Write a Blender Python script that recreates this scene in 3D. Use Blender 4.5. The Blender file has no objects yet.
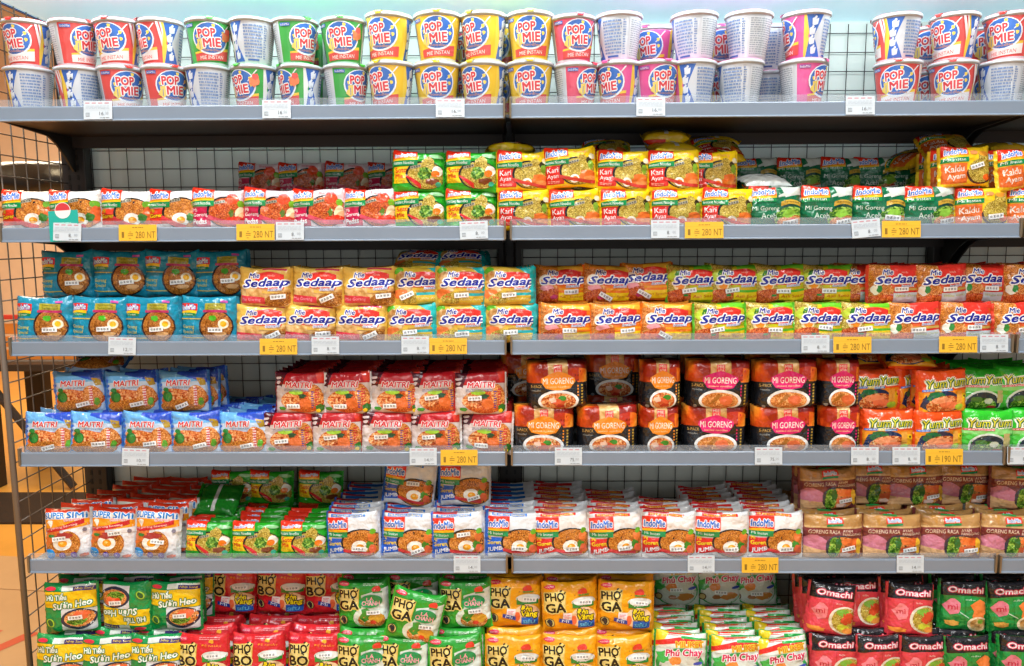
import bpy, bmesh, math, random, bisect
from mathutils import Vector, Matrix, noise

random.seed(7)
COLL = bpy.context.scene.collection
SC = bpy.context.scene
EYE = 1.45
R = math.radians

# ------------------------------------------------------------------ camera
F_PX, CAM_X, CAM_D, PITCH, YAW, ROLL = 778.8, 0.0285, 1.85, R(7.0986), R(0.62), R(-0.2667)
_r = Vector((math.cos(YAW), math.sin(YAW), 0))
FWD = Vector((-math.sin(YAW) * math.cos(PITCH), math.cos(YAW) * math.cos(PITCH), -math.sin(PITCH)))
_u = _r.cross(FWD)
RIGHT = _r * math.cos(ROLL) + _u * math.sin(ROLL)
UP = -_r * math.sin(ROLL) + _u * math.cos(ROLL)
cam = bpy.data.objects.new('camera', bpy.data.cameras.new('camera'))
COLL.objects.link(cam)
cam.matrix_world = Matrix(((RIGHT.x, UP.x, -FWD.x, CAM_X), (RIGHT.y, UP.y, -FWD.y, -CAM_D),
                           (RIGHT.z, UP.z, -FWD.z, EYE), (0, 0, 0, 1)))
cam.data.sensor_width = 36
cam.data.lens = F_PX * 36 / 1024
cam.data.clip_start = 0.05
SC.camera = cam


def xat(px, d, z):
    """metres along the shelf for a measured column px at depth d and height z (relative to the eye)"""
    k = px - 512
    # F*(a.dv) = k*(c.dv), dv = (X-CAM_X, d+CAM_D, z)
    y = d + CAM_D
    num = k * (FWD.y * y + FWD.z * z) - F_PX * (RIGHT.y * y + RIGHT.z * z)
    return CAM_X + num / (F_PX * RIGHT.x - k * FWD.x)


# ------------------------------------------------------------------ materials
def lin(h):
    h = h.lstrip('#')
    o = []
    for i in (0, 2, 4):
        c = int(h[i:i + 2], 16) / 255
        o.append(c / 12.92 if c <= 0.04045 else ((c + 0.055) / 1.055) ** 2.4)
    return (*o, 1)


MATS = {}
SAT = 1.0


def new_mat(name):
    m = bpy.data.materials.new(name)
    m.use_nodes = True
    nt = m.node_tree
    return m, nt, nt.nodes['Principled BSDF']


def bump(nt, b, scale, strength, dist=0.004, detail=3, rnd=True):
    N = nt.nodes
    tc = N.new('ShaderNodeTexCoord')
    n = N.new('ShaderNodeTexNoise')
    n.inputs['Scale'].default_value = scale
    n.inputs['Detail'].default_value = detail
    bp = N.new('ShaderNodeBump')
    bp.inputs['Strength'].default_value = strength
    bp.inputs['Distance'].default_value = dist
    if rnd:
        oi = N.new('ShaderNodeObjectInfo')
        mul = N.new('ShaderNodeVectorMath')
        mul.operation = 'SCALE'
        mul.inputs['Scale'].default_value = 9.0
        cmb = N.new('ShaderNodeCombineXYZ')
        for a in range(3):
            nt.links.new(oi.outputs['Random'], cmb.inputs[a])
        nt.links.new(cmb.outputs[0], mul.inputs[0])
        add = N.new('ShaderNodeVectorMath')
        nt.links.new(tc.outputs['Object'], add.inputs[0])
        nt.links.new(mul.outputs[0], add.inputs[1])
        nt.links.new(add.outputs[0], n.inputs['Vector'])
    else:
        nt.links.new(tc.outputs['Object'], n.inputs['Vector'])
    nt.links.new(n.outputs['Fac'], bp.inputs['Height'])
    nt.links.new(bp.outputs['Normal'], b.inputs['Normal'])


def film(h, soft=False):
    """printed plastic film of colour h"""
    key = ('smooth_' if soft else 'film_') + h
    if key in MATS:
        return MATS[key]
    m, nt, b = new_mat(key)
    b.inputs['Base Color'].default_value = lin(h)
    b.inputs['Roughness'].default_value = 0.13
    b.inputs['Specular IOR Level'].default_value = 0.65
    bump(nt, b, 30, .3 if soft else 1.0, 0.008 if soft else 0.013, 3)
    MATS[key] = m
    return m


def food(key, cols, scale=170, dist=2.5):
    """cooked food printed on film: strands of colour"""
    if key in MATS:
        return MATS[key]
    m, nt, b = new_mat('print_' + key)
    N = nt.nodes
    tc = N.new('ShaderNodeTexCoord')
    n = N.new('ShaderNodeTexNoise')
    n.inputs['Scale'].default_value = scale
    n.inputs['Detail'].default_value = 4
    n.inputs['Distortion'].default_value = dist
    r = N.new('ShaderNodeValToRGB')
    el = r.color_ramp.elements
    el[0].position, el[0].color = 0.36, lin(cols[0])
    el[1].position, el[1].color = 0.66, lin(cols[-1])
    for i, c in enumerate(cols[1:-1]):
        e = el.new(0.36 + 0.30 * (i + 1) / (len(cols) - 1))
        e.color = lin(c)
    nt.links.new(tc.outputs['Object'], n.inputs['Vector'])
    nt.links.new(n.outputs['Fac'], r.inputs[0])
    nt.links.new(r.outputs[0], b.inputs['Base Color'])
    b.inputs['Roughness'].default_value = 0.2
    bump(nt, b, 30, 1.0, 0.013, 3)
    MATS[key] = m
    return m


def plain(key, h, rough=0.5, metal=0.0, bs=0, bstr=0.2, spec=0.5):
    if key in MATS:
        return MATS[key]
    m, nt, b = new_mat(key)
    N = nt.nodes
    # a little unevenness in the colour
    tc = N.new('ShaderNodeTexCoord')
    n = N.new('ShaderNodeTexNoise')
    n.inputs['Scale'].default_value = 9
    n.inputs['Detail'].default_value = 4
    mx = N.new('ShaderNodeMix')
    mx.data_type = 'RGBA'
    c = lin(h)
    mx.inputs['A'].default_value = (c[0] * .9, c[1] * .9, c[2] * .9, 1)
    mx.inputs['B'].default_value = (min(1, c[0] * 1.08), min(1, c[1] * 1.08), min(1, c[2] * 1.08), 1)
    nt.links.new(tc.outputs['Object'], n.inputs['Vector'])
    nt.links.new(n.outputs['Fac'], mx.inputs['Factor'])
    nt.links.new(mx.outputs['Result'], b.inputs['Base Color'])
    b.inputs['Roughness'].default_value = rough
    b.inputs['Metallic'].default_value = metal
    b.inputs['Specular IOR Level'].default_value = spec
    if bs:
        bump(nt, b, bs, bstr, 0.004, 3, False)
    MATS[key] = m
    return m


FOODS = {
    'nd': (('602c08', 'aa5c18', 'd88832', 'f0b45c'), 230, 2.5),   # fried noodles
    'nb': (('4e260a', '8e4e18', 'c07a2c', 'dea050'), 230, 2.5),   # brown noodles
    'nr': (('701c06', 'b83c12', 'dc6828', 'f0a058'), 230, 2.5),   # red noodles
    'ny': (('5a4c10', 'a08828', 'ccb24a', 'e8d880'), 230, 2.5),   # yellow soup noodles
    'no': (('8a3c0c', 'c8702a', 'e49c54', 'f2c488'), 190, 2.0),   # orange soup
    'mx': (('8e2c18', 'cc6a2c', 'e89c5c', 'dcc898'), 120, 1.5),   # shrimp and soup
    'gr': (('1e4a10', '4a8222', '84b03c', 'b8d464'), 120, 1.5),   # lettuce, herbs
    'pk': (('b8646a', 'dca0a0', 'f0c8c0', 'f8e4d8'), 90, 2.0),    # pink slices
    'po': (('a8783c', 'cfa468', 'e2c088'), 60, 0.5),              # potatoes
    'fl': (('98240c', 'd8541a', 'f08c26', 'fbbc50'), 12, 0.6),    # flame cloud
    'tn': (('c08c48', 'dcb070', 'ecca90'), 40, 1.0),              # tan paper
    'sp': (('d8dce0', '9aa0a8', 'e8ecec'), 160, 0.5),             # fine grey print
}


def M(k):
    if k in FOODS:
        c, s, d = FOODS[k]
        return food(k, c, s, d)
    return film(k)


# ------------------------------------------------------------------ flat artwork in millimetres
_fc = bpy.data.curves.new('lettering', 'FONT')
_fo = bpy.data.objects.new('lettering', _fc)
COLL.objects.link(_fo)
_TXT = {}


def text_mesh(s, off, shear):
    k = (s, off, shear)
    if k in _TXT:
        return _TXT[k]
    _fc.body = s
    _fc.offset = off
    _fc.shear = shear
    _fc.resolution_u = 2
    dg = bpy.context.evaluated_depsgraph_get()
    ev = _fo.evaluated_get(dg)
    me = ev.to_mesh()
    vs = [(v.co.x, v.co.y) for v in me.vertices]
    fs = [tuple(p.vertices) for p in me.polygons]
    ev.to_mesh_clear()
    if not vs:
        vs, fs = [(0, 0), (1, 0), (0, 1)], [(0, 1, 2)]
    _TXT[k] = (vs, fs)
    return _TXT[k]


class Art:
    def __init__(s, W, H):
        s.W, s.H, s.T = W, H, H + 12
        s.L = []

    def add(s, vs, fs, m):
        s.L.append((vs, fs, m))

    def p(s, pts, m):
        s.add(list(pts), [tuple(range(len(pts)))], m)

    def r(s, x0, y0, x1, y1, m):
        s.p([(x0, y0), (x1, y0), (x1, y1), (x0, y1)], m)

    def e(s, cx, cy, rx, ry, m, rot=0, n=22, a0=0, a1=360):
        c, q = math.cos(R(rot)), math.sin(R(rot))
        pts = []
        full = a1 - a0 >= 360
        for i in range(n if full else n + 1):
            a = R(a0 + (a1 - a0) * i / n)
            x, y = rx * math.cos(a), ry * math.sin(a)
            pts.append((cx + x * c - y * q, cy + x * q + y * c))
        s.p(pts, m)

    def b(s, cx, cy, rx, ry, m, sd=1, n=14, j=.3):
        rd = random.Random(sd)
        pts = []
        for i in range(n):
            a = 2 * math.pi * i / n
            k = 1 - j / 2 + j * rd.random()
            pts.append((cx + rx * k * math.cos(a), cy + ry * k * math.sin(a)))
        s.p(pts, m)

    def w(s, x0, x1, lo, hi, m, n=10):
        """band between two curves lo(t), hi(t), t in 0..1"""
        vs, fs = [], []
        for i in range(n + 1):
            t = i / n
            x = x0 + (x1 - x0) * t
            vs += [(x, lo(t)), (x, hi(t))]
            if i:
                k = 2 * i
                fs.append((k - 2, k, k + 1, k - 1))
        s.add(vs, fs, m)

    def t(s, txt, x0, x1, y0, y1, m, out=None, ow=.05, bold=.025, sh=0, rot=0, bend=0):
        base = text_mesh(txt, 0.0, sh)[0]
        bx0, bx1 = min(v[0] for v in base), max(v[0] for v in base)
        by0, by1 = min(v[1] for v in base), max(v[1] for v in base)
        sx, sy = (x1 - x0) / max(1e-6, bx1 - bx0), (y1 - y0) / max(1e-6, by1 - by0)
        cx, cy = (x0 + x1) / 2, (y0 + y1) / 2
        c, q = math.cos(R(rot)), math.sin(R(rot))

        def mp(v):
            x, y = x0 + (v[0] - bx0) * sx - cx, y0 + (v[1] - by0) * sy - cy
            if bend:
                y += bend * (1 - (2 * x / (x1 - x0)) ** 2)
            return (cx + x * c - y * q, cy + x * q + y * c)
        gh = (y1 - y0)
        vs0, fs0 = text_mesh(txt, 0.0, sh)

        def stamp(rad, n, m):
            vs, fs = [], []
            for k in range(n):
                dx = rad * math.cos(2 * math.pi * (k + .5) / n) if n > 1 else 0
                dy = rad * math.sin(2 * math.pi * (k + .5) / n) if n > 1 else 0
                o = len(vs)
                for v in vs0:
                    q = mp(v)
                    vs.append((q[0] + dx, q[1] + dy))
                fs += [tuple(o + i for i in f) for f in fs0]
            s.add(vs, fs, m)
        if out:
            stamp((bold * .8 + ow * 1.5) * gh, 8, out)
        rb = bold * .8 * gh
        stamp(rb, 4 if rb > .35 else 1, m)

    def egg(s, x, y, r=13, k=1.0):
        s.e(x, y, r * 1.2, r, 'f2f0e4')
        s.e(x + 1, y - 1, r * .6, r * .5, 'f0a020')
        s.e(x - 1, y + 1, r * .22, r * .16, 'f8d070')

    def lines(s, x0, y0, x1, y1, m, n, sd=3, h=.45):
        vs, fs = [], []
        rd = random.Random(sd)
        st = (y1 - y0) / n
        for i in range(n):
            y = y0 + i * st
            x = x0
            while x < x1 - 2:
                l = min(rd.uniform(3, 11), x1 - x)
                o = len(vs)
                vs += [(x, y), (x + l, y), (x + l, y + st * h), (x, y + st * h)]
                fs.append((o, o + 1, o + 2, o + 3))
                x += l + rd.uniform(1, 2)
        s.add(vs, fs, m)


def art_bmesh(art, x0, x1, y0, y1, xs, ys):
    bm = bmesh.new()
    names = []
    for li, (vs, fs, m) in enumerate(art.L):
        if m not in names:
            names.append(m)
        mi = names.index(m)
        bv = [bm.verts.new((v[0], v[1], li)) for v in vs]
        for f in fs:
            try:
                fc = bm.faces.new([bv[i] for i in f])
                fc.material_index = mi
            except ValueError:
                pass
    big = [f for f in bm.faces if len(f.verts) > 4]
    if big:
        bmesh.ops.triangulate(bm, faces=big)

    def cut(co, no, **kw):
        bmesh.ops.bisect_plane(bm, geom=bm.verts[:] + bm.edges[:] + bm.faces[:], dist=1e-5, plane_co=co, plane_no=no, **kw)
    cut((x0, 0, 0), (-1, 0, 0), clear_outer=True)
    cut((x1, 0, 0), (1, 0, 0), clear_outer=True)
    cut((0, y0, 0), (0, -1, 0), clear_outer=True)
    cut((0, y1, 0), (0, 1, 0), clear_outer=True)
    for x in xs:
        if x0 < x < x1:
            cut((x, 0, 0), (1, 0, 0))
    for y in ys:
        if y0 < y < y1:
            cut((0, y, 0), (0, 1, 0))
    bm.normal_update()
    flip = [f for f in bm.faces if f.normal.z < 0]
    if flip:
        bmesh.ops.reverse_faces(bm, faces=flip)
    bmesh.ops.delete(bm, geom=[v for v in bm.verts if not v.link_faces], context='VERTS')
    return bm, names


def bm_lists(bm):
    bm.verts.index_update()
    vs = [tuple(v.co) for v in bm.verts]
    fs = [tuple(v.index for v in f.verts) for f in bm.faces]
    mi = [f.material_index for f in bm.faces]
    return vs, fs, mi


def make_mesh(name, vs, fs, mi, mats, norms=None):
    me = bpy.data.meshes.new(name)
    me.from_pydata(vs, [], fs)
    for m in mats:
        me.materials.append(m)
    me.polygons.foreach_set('material_index', mi)
    me.polygons.foreach_set('use_smooth', [True] * len(fs))
    me.update()
    if norms:
        me.normals_split_custom_set_from_vertices(norms)
    return me


# ------------------------------------------------------------------ pouch geometry
class Surf:
    """the closed surface of one filled pouch; x 0..W, y -wrap..H+wrap in mm -> metres"""

    def __init__(s, W, H, T, seed, n=3.4, pe=3.0, ear=.1, wr=2.9, nx=24, ny=20):
        s.W, s.H, s.T, s.seed, s.nx, s.ny = W, H, T, seed, nx, ny
        s.wrap = T * .36
        us = [2 * i / nx - 1 for i in range(nx + 1)]
        s.xs = [W / 2 * (1 + .45 * u + .55 * math.sin(math.pi / 2 * u)) for u in us]
        s.ys = [-s.wrap + (H + 2 * s.wrap) * j / ny for j in range(ny + 1)]
        s.tab = []
        for x in s.xs:
            u = (x - W / 2) / (W / 2)
            h = H / 2 * (1 + ear * abs(u) ** 3)
            t = T / 2 * max(0, 1 - abs(u) ** pe) ** .6 + .4
            pts = []
            K = 48
            for k in range(K + 1):
                a = -math.pi / 2 + math.pi * k / K
                sa, ca = math.sin(a), max(0, math.cos(a))
                pts.append((math.copysign(abs(sa) ** (2 / n), sa) * h, ca ** (2 / n) * t))
            L = [0]
            for a, b in zip(pts, pts[1:]):
                L.append(L[-1] + math.hypot(b[0] - a[0], b[1] - a[1]))
            s.tab.append((pts, L))
        s.grid = []
        for i, x in enumerate(s.xs):
            pts, L = s.tab[i]
            u = (x - W / 2) / (W / 2)
            col = []
            for j in range(ny + 1):
                f = j / ny * L[-1]
                k = 0
                while k < len(L) - 2 and L[k + 1] < f:
                    k += 1
                q = (f - L[k]) / max(1e-9, L[k + 1] - L[k])
                z = pts[k][0] + (pts[k + 1][0] - pts[k][0]) * q
                y = pts[k][1] + (pts[k + 1][1] - pts[k][1]) * q
                am = wr * (.5 + .8 * u * u) * math.sin(math.pi * j / ny) ** .5
                nz = noise.noise(Vector((x * .035, z * .05, seed * 7.3))) + .6 * noise.noise(Vector((x * .06 + z * .07, z * .03 - x * .02, seed * 3.1 + 50)))
                rid = math.sin(z * .45 + seed * 2 + 3 * noise.noise(Vector((x * .05, z * .05, seed)))) * max(0, abs(u) - .55) * 2.0
                y = y + am * nz + rid * wr * .8 * math.sin(math.pi * j / ny)
                zz = z + 3.0 * noise.noise(Vector((x * .03, seed * 5.7, 0.3))) * (z / (H / 2))
                col.append(Vector(((x - W / 2), -y, zz + H / 2)) / 1000)
            s.grid.append(col)
        # smooth normals at the nodes
        s.nor = []
        for i in range(nx + 1):
            col = []
            for j in range(ny + 1):
                a = s.grid[min(nx, i + 1)][j] - s.grid[max(0, i - 1)][j]
                b = s.grid[i][min(ny, j + 1)] - s.grid[i][max(0, j - 1)]
                nn = a.cross(b)
                col.append(nn.normalized() if nn.length > 0 else Vector((0, -1, 0)))
            s.nor.append(col)

    def at(s, x, y, off=0.0):
        x = min(max(x, 0), s.W)
        i = min(max(bisect.bisect_right(s.xs, x) - 1, 0), s.nx - 1)
        fx = i + (x - s.xs[i]) / (s.xs[i + 1] - s.xs[i])
        fy = min(max((y + s.wrap) / (s.H + 2 * s.wrap) * s.ny, 0), s.ny)
        j = min(int(fy), s.ny - 1)
        a, b = fx - i, fy - j

        def bl(g):
            return (g[i][j] * (1 - a) + g[i + 1][j] * a) * (1 - b) + (g[i][j + 1] * (1 - a) + g[i + 1][j + 1] * a) * b
        n = bl(s.nor).normalized()
        return bl(s.grid) + n * off, n

    def shell(s):
        """front and back of the film as one closed quad mesh"""
        vs, fs, ns = [], [], []
        nx, ny = s.nx, s.ny
        for i in range(nx + 1):
            for j in range(ny + 1):
                vs.append(tuple(s.grid[i][j]))
                ns.append(tuple(s.nor[i][j]))
        nf = len(vs)
        for i in range(nx + 1):
            for j in range(ny + 1):
                g, n = s.grid[i][j], s.nor[i][j]
                vs.append((g.x, -g.y, g.z))
                ns.append((n.x, -n.y, n.z))
        for i in range(nx):
            for j in range(ny):
                a = i * (ny + 1) + j
                q = (a, a + ny + 1, a + ny + 2, a + 1)
                fs.append(q)
                fs.append(tuple(nf + k for k in reversed(q)))
        return vs, fs, ns


def decal_mesh(name, art, sf, base, back, off0=.00035, step=.00009):
    bm, names = art_bmesh(art, 0.3, sf.W - .3, -sf.wrap * .9, sf.H + sf.wrap * .98, sf.xs, sf.ys)
    dv, df, dm = bm_lists(bm)
    bm.free()
    mats = [M(base), M(back)] + [M(k) for k in names]
    vs, fs, ns = sf.shell()
    nfront = len(fs) // 2
    mi = [0, 1] * nfront
    o = len(vs)
    for x, y, l in dv:
        p, n = sf.at(x, y, off0 + step * l)
        vs.append(tuple(p))
        ns.append(tuple(n))
    fs = fs + [tuple(o + i for i in f) for f in df]
    mi = mi + [2 + m for m in dm]
    # fin seal down the back of the film
    o = len(vs)
    for k in range(9):
        z = sf.H * (.02 + .96 * k / 8)
        p, n = sf.at(sf.W * .5, z, .0012)
        for dx in (-5, 5):
            q, n = sf.at(sf.W * .5 + dx, z, .0012)
            vs.append((q.x, -q.y, q.z))
            ns.append((n.x, -n.y, n.z))
        if k:
            a = o + 2 * k
            fs.append((a - 2, a, a + 1, a - 1))
            mi.append(len(mats))
    mats.append(M('c8ccc8'))
    return make_mesh(name, vs, fs, mi, mats, ns)


def seal_mesh(name, sf, side, col, w=7.0):
    """ribbed crimped strip with a zigzag edge, folded back a little"""
    vs, fs = [], []
    h1 = sf.H / 2 * 1.05
    zc = sf.H / 2
    n = 28
    x_in = sf.W / 2 - 1.0
    for k in range(n + 1):
        z = zc + h1 * (2 * k / n - 1)
        gi = sf.at(0 if side < 0 else sf.W, min(max(z, 0), sf.H))[0]
        zig = w + (1.2 if k % 2 else -.2)
        for q in range(4):
            t = q / 3
            x = x_in + t * zig * .75
            y = (1.2 if q % 2 else -1.2) * .4 + t * t * 6.0 + 1.2 * math.sin(k * .5 + sf.seed) * t
            vs.append((side * x / 1000, gi.y + y / 1000, z / 1000))
        if k:
            for q in range(3):
                a = 4 * k + q
                fs.append((a - 4, a, a + 1, a - 3) if side < 0 else (a - 4, a - 3, a + 1, a))
    me = make_mesh(name, vs, fs, [0] * len(fs), [M(col)])
    return me


def sticker_mesh(name, sf, x, y, rot, w=33, h=11):
    a = Art(sf.W, sf.H)
    c, q = math.cos(R(rot)), math.sin(R(rot))

    def tr(pts):
        return [(x + px * c - py * q, y + px * q + py * c) for px, py in pts]

    def rc(x0, y0, x1, y1, m):
        a.p(tr([(x0, y0), (x1, y0), (x1, y1), (x0, y1)]), m)
    rc(-w / 2, -h / 2, w / 2, h / 2, 'f4f5f2')
    gs = w / 4.8
    for k in range(4):
        gx = -w / 2 + w * (k + .5) / 4.6 + w * .06
        s = gs * .34
        rc(gx - s, -s, gx + s, -s + .9, '5a5e66')
        rc(gx - s, s - .9, gx + s, s, '5a5e66')
        rc(gx - s, -.45, gx + s, .45, '5a5e66')
        if k % 2:
            rc(gx - .5, -s, gx + .5, s, '5a5e66')
        else:
            rc(gx - s, -s, gx - s + .9, s, '5a5e66')
            rc(gx + s - .9, -s, gx + s, s, '5a5e66')
    bm, names = art_bmesh(a, 1, sf.W - 1, -sf.wrap, sf.H + sf.wrap, sf.xs, sf.ys)
    dv, df, dm = bm_lists(bm)
    bm.free()
    vs, ns = [], []
    for px, py, l in dv:
        p, n = sf.at(px, py, .0042 + (.0002 if l else 0))
        vs.append(tuple(p))
        ns.append(tuple(n))
    return make_mesh(name, vs, df, dm, [M(k) for k in names], ns)


# ------------------------------------------------------------------ printed designs
DES = {}


def design(key, W, H, T, base, back, seals, st, desc, **kw):
    def deco(fn):
        DES[key] = dict(W=W, H=H, T=T, base=base, back=back, seals=seals, st=st, desc=desc, fn=fn, kw=kw)
        return fn
    return deco


BLU, WHT, RED, YEL, GRN, BLK = '1f6fd0', 'f4f4f2', 'e0281e', 'f5c81a', '128a4a', '15171a'


def logo(a, x1, y0, sub='Instant Noodles', red='e4301c', x0=0, k=1.0):
    """red, yellow and green waves with a blue name in a white edge; y0 = foot of the green band"""
    T, H = a.T, a.H
    g = 13 * k
    a.w(x0, x1, lambda t: y0 + 1 * t, lambda t: y0 + g + 3 * t, GRN)
    a.w(x0, x1, lambda t: y0 + g - 1 + 2 * t, lambda t: y0 + g + 3 + 4 * t, YEL)
    a.w(x0, x1, lambda t: y0 + g + 1.5 + 2 * t + 1.5 * math.sin(3 * t), lambda t: y0 + g + 6 + 4 * t, 'f08a1a')
    a.w(x0, x1 - 1, lambda t: y0 + g + 4 + 3.5 * t + 2.5 * math.sin(3.1 * t), lambda t: T, red)
    a.t('IndoMie', x0 + 5, x1 - 5, y0 + g + 8, min(H - 2, y0 + g + 23), '1a6fd8', WHT, .07, .045, .15, 3)
    a.t(sub, x0 + 3, x1 - 8, y0 + 3.5, y0 + 10.5, 'eef6ee', None, 0, .02)


def bowl(a, cx, cy, rx, ry, nd, rim='1c1a1c'):
    a.e(cx, cy, rx, ry, rim, -4)
    a.e(cx + 2, cy - 1, rx - 3, ry - 2.5, nd, -4)


def gsticker(a, x, y, rot=14):
    c, q = math.cos(R(rot)), math.sin(R(rot))
    a.p([(x + px * c - py * q, y + px * q + py * c) for px, py in ((-12, -3), (12, -3), (12, 3), (-12, 3))], 'a8a48e')
    for k in range(4):
        px = -8.5 + 5.6 * k
        a.p([(x + (px + dx) * c - dy * q, y + (px + dx) * q + dy * c) for dx, dy in ((-1.8, -1.8), (1.8, -1.8), (1.8, 1.8), (-1.8, 1.8))], '55564c')


@design('goreng', 112, 88, 34, 'ece9e4', 'c8c6c4', ('e9e6e2', 'e9e6e2'), None, 'white fried egg noodle packet')
def _(a):
    a.w(0, 45, lambda t: 10 + 2 * t, lambda t: 47 + 2 * t, 'd8381c')
    a.t('Mi', 4, 14, 38, 47, YEL, '7a1a0a', .04, .04)
    a.t('Goreng', 3, 40, 24, 36, YEL, '7a1a0a', .05, .04, .1, 6)
    bowl(a, 76, 38, 44, 36, 'nd')
    a.b(104, 60, 9, 10, '6aa82a', 4)
    a.e(105, 34, 10, 22, 'd8602a')
    a.egg(73, 24, 15)
    a.b(94, 28, 8, 11, '3a7a26', 6, 16, .6)
    a.w(32, 84, lambda t: 20 - 26 * t + 8 * t * t, lambda t: 32 - 28 * t + 8 * t * t, 'd63a3e')
    gsticker(a, 60, 66, 12)
    logo(a, 50, 50)


@design('pedas', 112, 88, 34, 'e6d4d6', 'd87888', ('d8203a', 'e8c0c4'), None, 'crimson and white spicy noodle packet')
def _(a):
    a.w(0, 42, lambda t: 6, lambda t: 50 + t, 'c41c4a')
    a.t('Mi', 3, 12, 40, 48, WHT, None, 0, .04)
    a.t('Goreng', 3, 36, 27, 38, WHT, None, 0, .03, .1, 5)
    a.t('Pedas', 3, 33, 12, 24, WHT, None, 0, .05, .1, 5)
    bowl(a, 78, 40, 45, 36, 'nr')
    a.b(88, 70, 13, 12, 'e84a20', 5)
    a.b(105, 60, 6, 10, '7ab02a', 4)
    a.b(86, 38, 5, 10, '5a7a24', 8, 12, .7)
    a.e(102, 40, 8, 14, 'f0dcb0', -20)
    a.e(106, 30, 7, 12, 'f0b080', -30)
    a.b(95, 22, 20, 8, 'e0381c', 9)
    a.w(36, 110, lambda t: 24 - 30 * t + 14 * t * t, lambda t: 34 - 32 * t + 16 * t * t, 'd84a5e')
    gsticker(a, 62, 62, 12)
    a.t('Instant', 62, 96, 78, 85, 'e07888')
    logo(a, 50, 52)


@design('soto', 112, 88, 34, '22a022', '1c7a24', ('1c8a1c', '2aa82a'), None, 'green chicken soup noodle packet')
def _(a):
    a.w(0, 112, lambda t: -14, lambda t: 14 - 5 * math.sin(4 * t), '2fb02a')
    a.w(0, 44, lambda t: 15 + 4 * t, lambda t: 56 + t, 'f0c818')
    a.t('Soto', 5, 31, 42, 54, 'd8321c', None, 0, .05, 0, 5)
    a.t('Mie', 5, 22, 28, 39, 'd8321c', None, 0, .05, 0, 5)
    a.lines(6, 18, 28, 26, 'b89018', 3)
    bowl(a, 74, 36, 46, 34, 'ny')
    a.b(80, 64, 14, 17, 'ny', 3, 16, .3)
    a.b(72, 40, 16, 14, 'gr', 5)
    a.e(100, 46, 11, 13, 'f0efe2')
    a.e(96, 40, 9, 8, 'f07a1c')
    a.b(88, 22, 14, 8, '7a3c1c', 6, 12, .6)
    a.e(102, 14, 6, 6, '3aa884')
    a.w(30, 64, lambda t: 32 - 28 * t, lambda t: 36 - 12 * t - 8 * t * t, 'd62a2e')
    gsticker(a, 52, 56, 15)
    a.b(98, 82, 16, 5, '8ac88a', 4)
    logo(a, 56, 58)


@design('kari', 112, 88, 34, 'f2ce14', 'e6c41a', ('f0ca18', 'f0ca18'), None, 'yellow chicken curry noodle packet')
def _(a):
    a.w(0, 42, lambda t: 4 + 3 * t, lambda t: 50 + t, 'd42a22')
    a.t('Kari', 4, 30, 34, 47, WHT, None, 0, .03, .1, 5)
    a.t('Ayam', 4, 33, 18, 31, WHT, None, 0, .03, .1, 5)
    a.lines(5, 9, 32, 16, 'f0b0a0', 2)
    bowl(a, 74, 36, 42, 34, 'ny')
    a.b(84, 58, 16, 16, 'ny', 3)
    a.e(100, 60, 6, 8, '3a3016')
    a.b(104, 50, 6, 12, '7aa02a', 4)
    a.b(94, 24, 18, 12, 'e0702a', 5, 14, .4)
    a.b(100, 16, 14, 7, 'e8904a', 8)
    a.e(66, 18, 11, 10, 'f2eee0')
    a.e(67, 17, 7, 6, 'e8782a')
    a.w(30, 112, lambda t: 22 - 24 * t + 4 * t * t, lambda t: 30 - 26 * t + 6 * t * t, 'c8382a')
    gsticker(a, 66, 58, 14)
    a.t('Curry', 66, 94, 76, 84, 'f0a070')
    a.b(106, 70, 7, 7, 'e6e2c0', 7)
    logo(a, 55, 52)


@design('aceh', 112, 88, 34, '0f6b45', 'd4dad6', ('0e5e3e', '0e5e3e'), ((88, 12, 6), (86, 10, 4), (80, 20, -5)), 'dark green noodle packet')
def _(a):
    a.p([(62, 100), (112, 100), (112, 78), (76, 66)], 'ccd6cc')
    a.w(60, 112, lambda t: 66 + 10 * t, lambda t: 70 + 24 * t, 'cfd8d0')
    a.b(86, 20, 40, 30, '14403a', 3)
    a.e(90, 18, 38, 28, 'gr')
    a.e(92, 10, 34, 16, 'no')
    a.b(84, 30, 14, 9, '8ac040', 5)
    a.b(92, 15, 8, 6, 'c83a1a', 7)
    a.w(66, 112, lambda t: 46 + 6 * math.sin(3.1 * t), lambda t: 56 + 6 * math.sin(3.1 * t), 'c8a43a')
    a.t('Special', 72, 106, 52, 58, '5a3c10', None, 0, .02, 0, 0, 2)
    a.t('Mi Goreng', 6, 62, 34, 47, 'cfe0d0', None, 0, .01)
    a.t('Aceh', 24, 56, 18, 31, 'cfe0d0', None, 0, .01)
    logo(a, 56, 56, 'Mi Instan', k=.7)


@design('kuah', 112, 88, 34, 'efc41e', 'e0bc24', ('e6c226', 'e6c226'), ((80, 22, 4), (74, 44, 16), (82, 14, 2)), 'yellow and orange broth noodle packet')
def _(a):
    a.w(0, 52, lambda t: 2 + 2 * t, lambda t: 52, 'de6a2a')
    a.t('Kaldu', 5, 45, 31, 46, 'f6e6d8', None, 0, .03, .1, 5)
    a.t('Ayam', 9, 47, 11, 27, 'f6e6d8', None, 0, .03, .1, 5)
    a.e(84, 24, 34, 24, '4a2a22', -6)
    a.e(84, 32, 30, 28, 'ny', -4)
    a.b(90, 56, 16, 20, 'ny', 5, 14, .5)
    a.b(100, 16, 10, 9, 'e4601c', 4)
    a.b(92, 74, 12, 6, 'e89a30', 6)
    a.b(68, 76, 9, 5, 'dc8a50', 9)
    logo(a, 56, 54, 'Mi Instan', k=.9)


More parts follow.
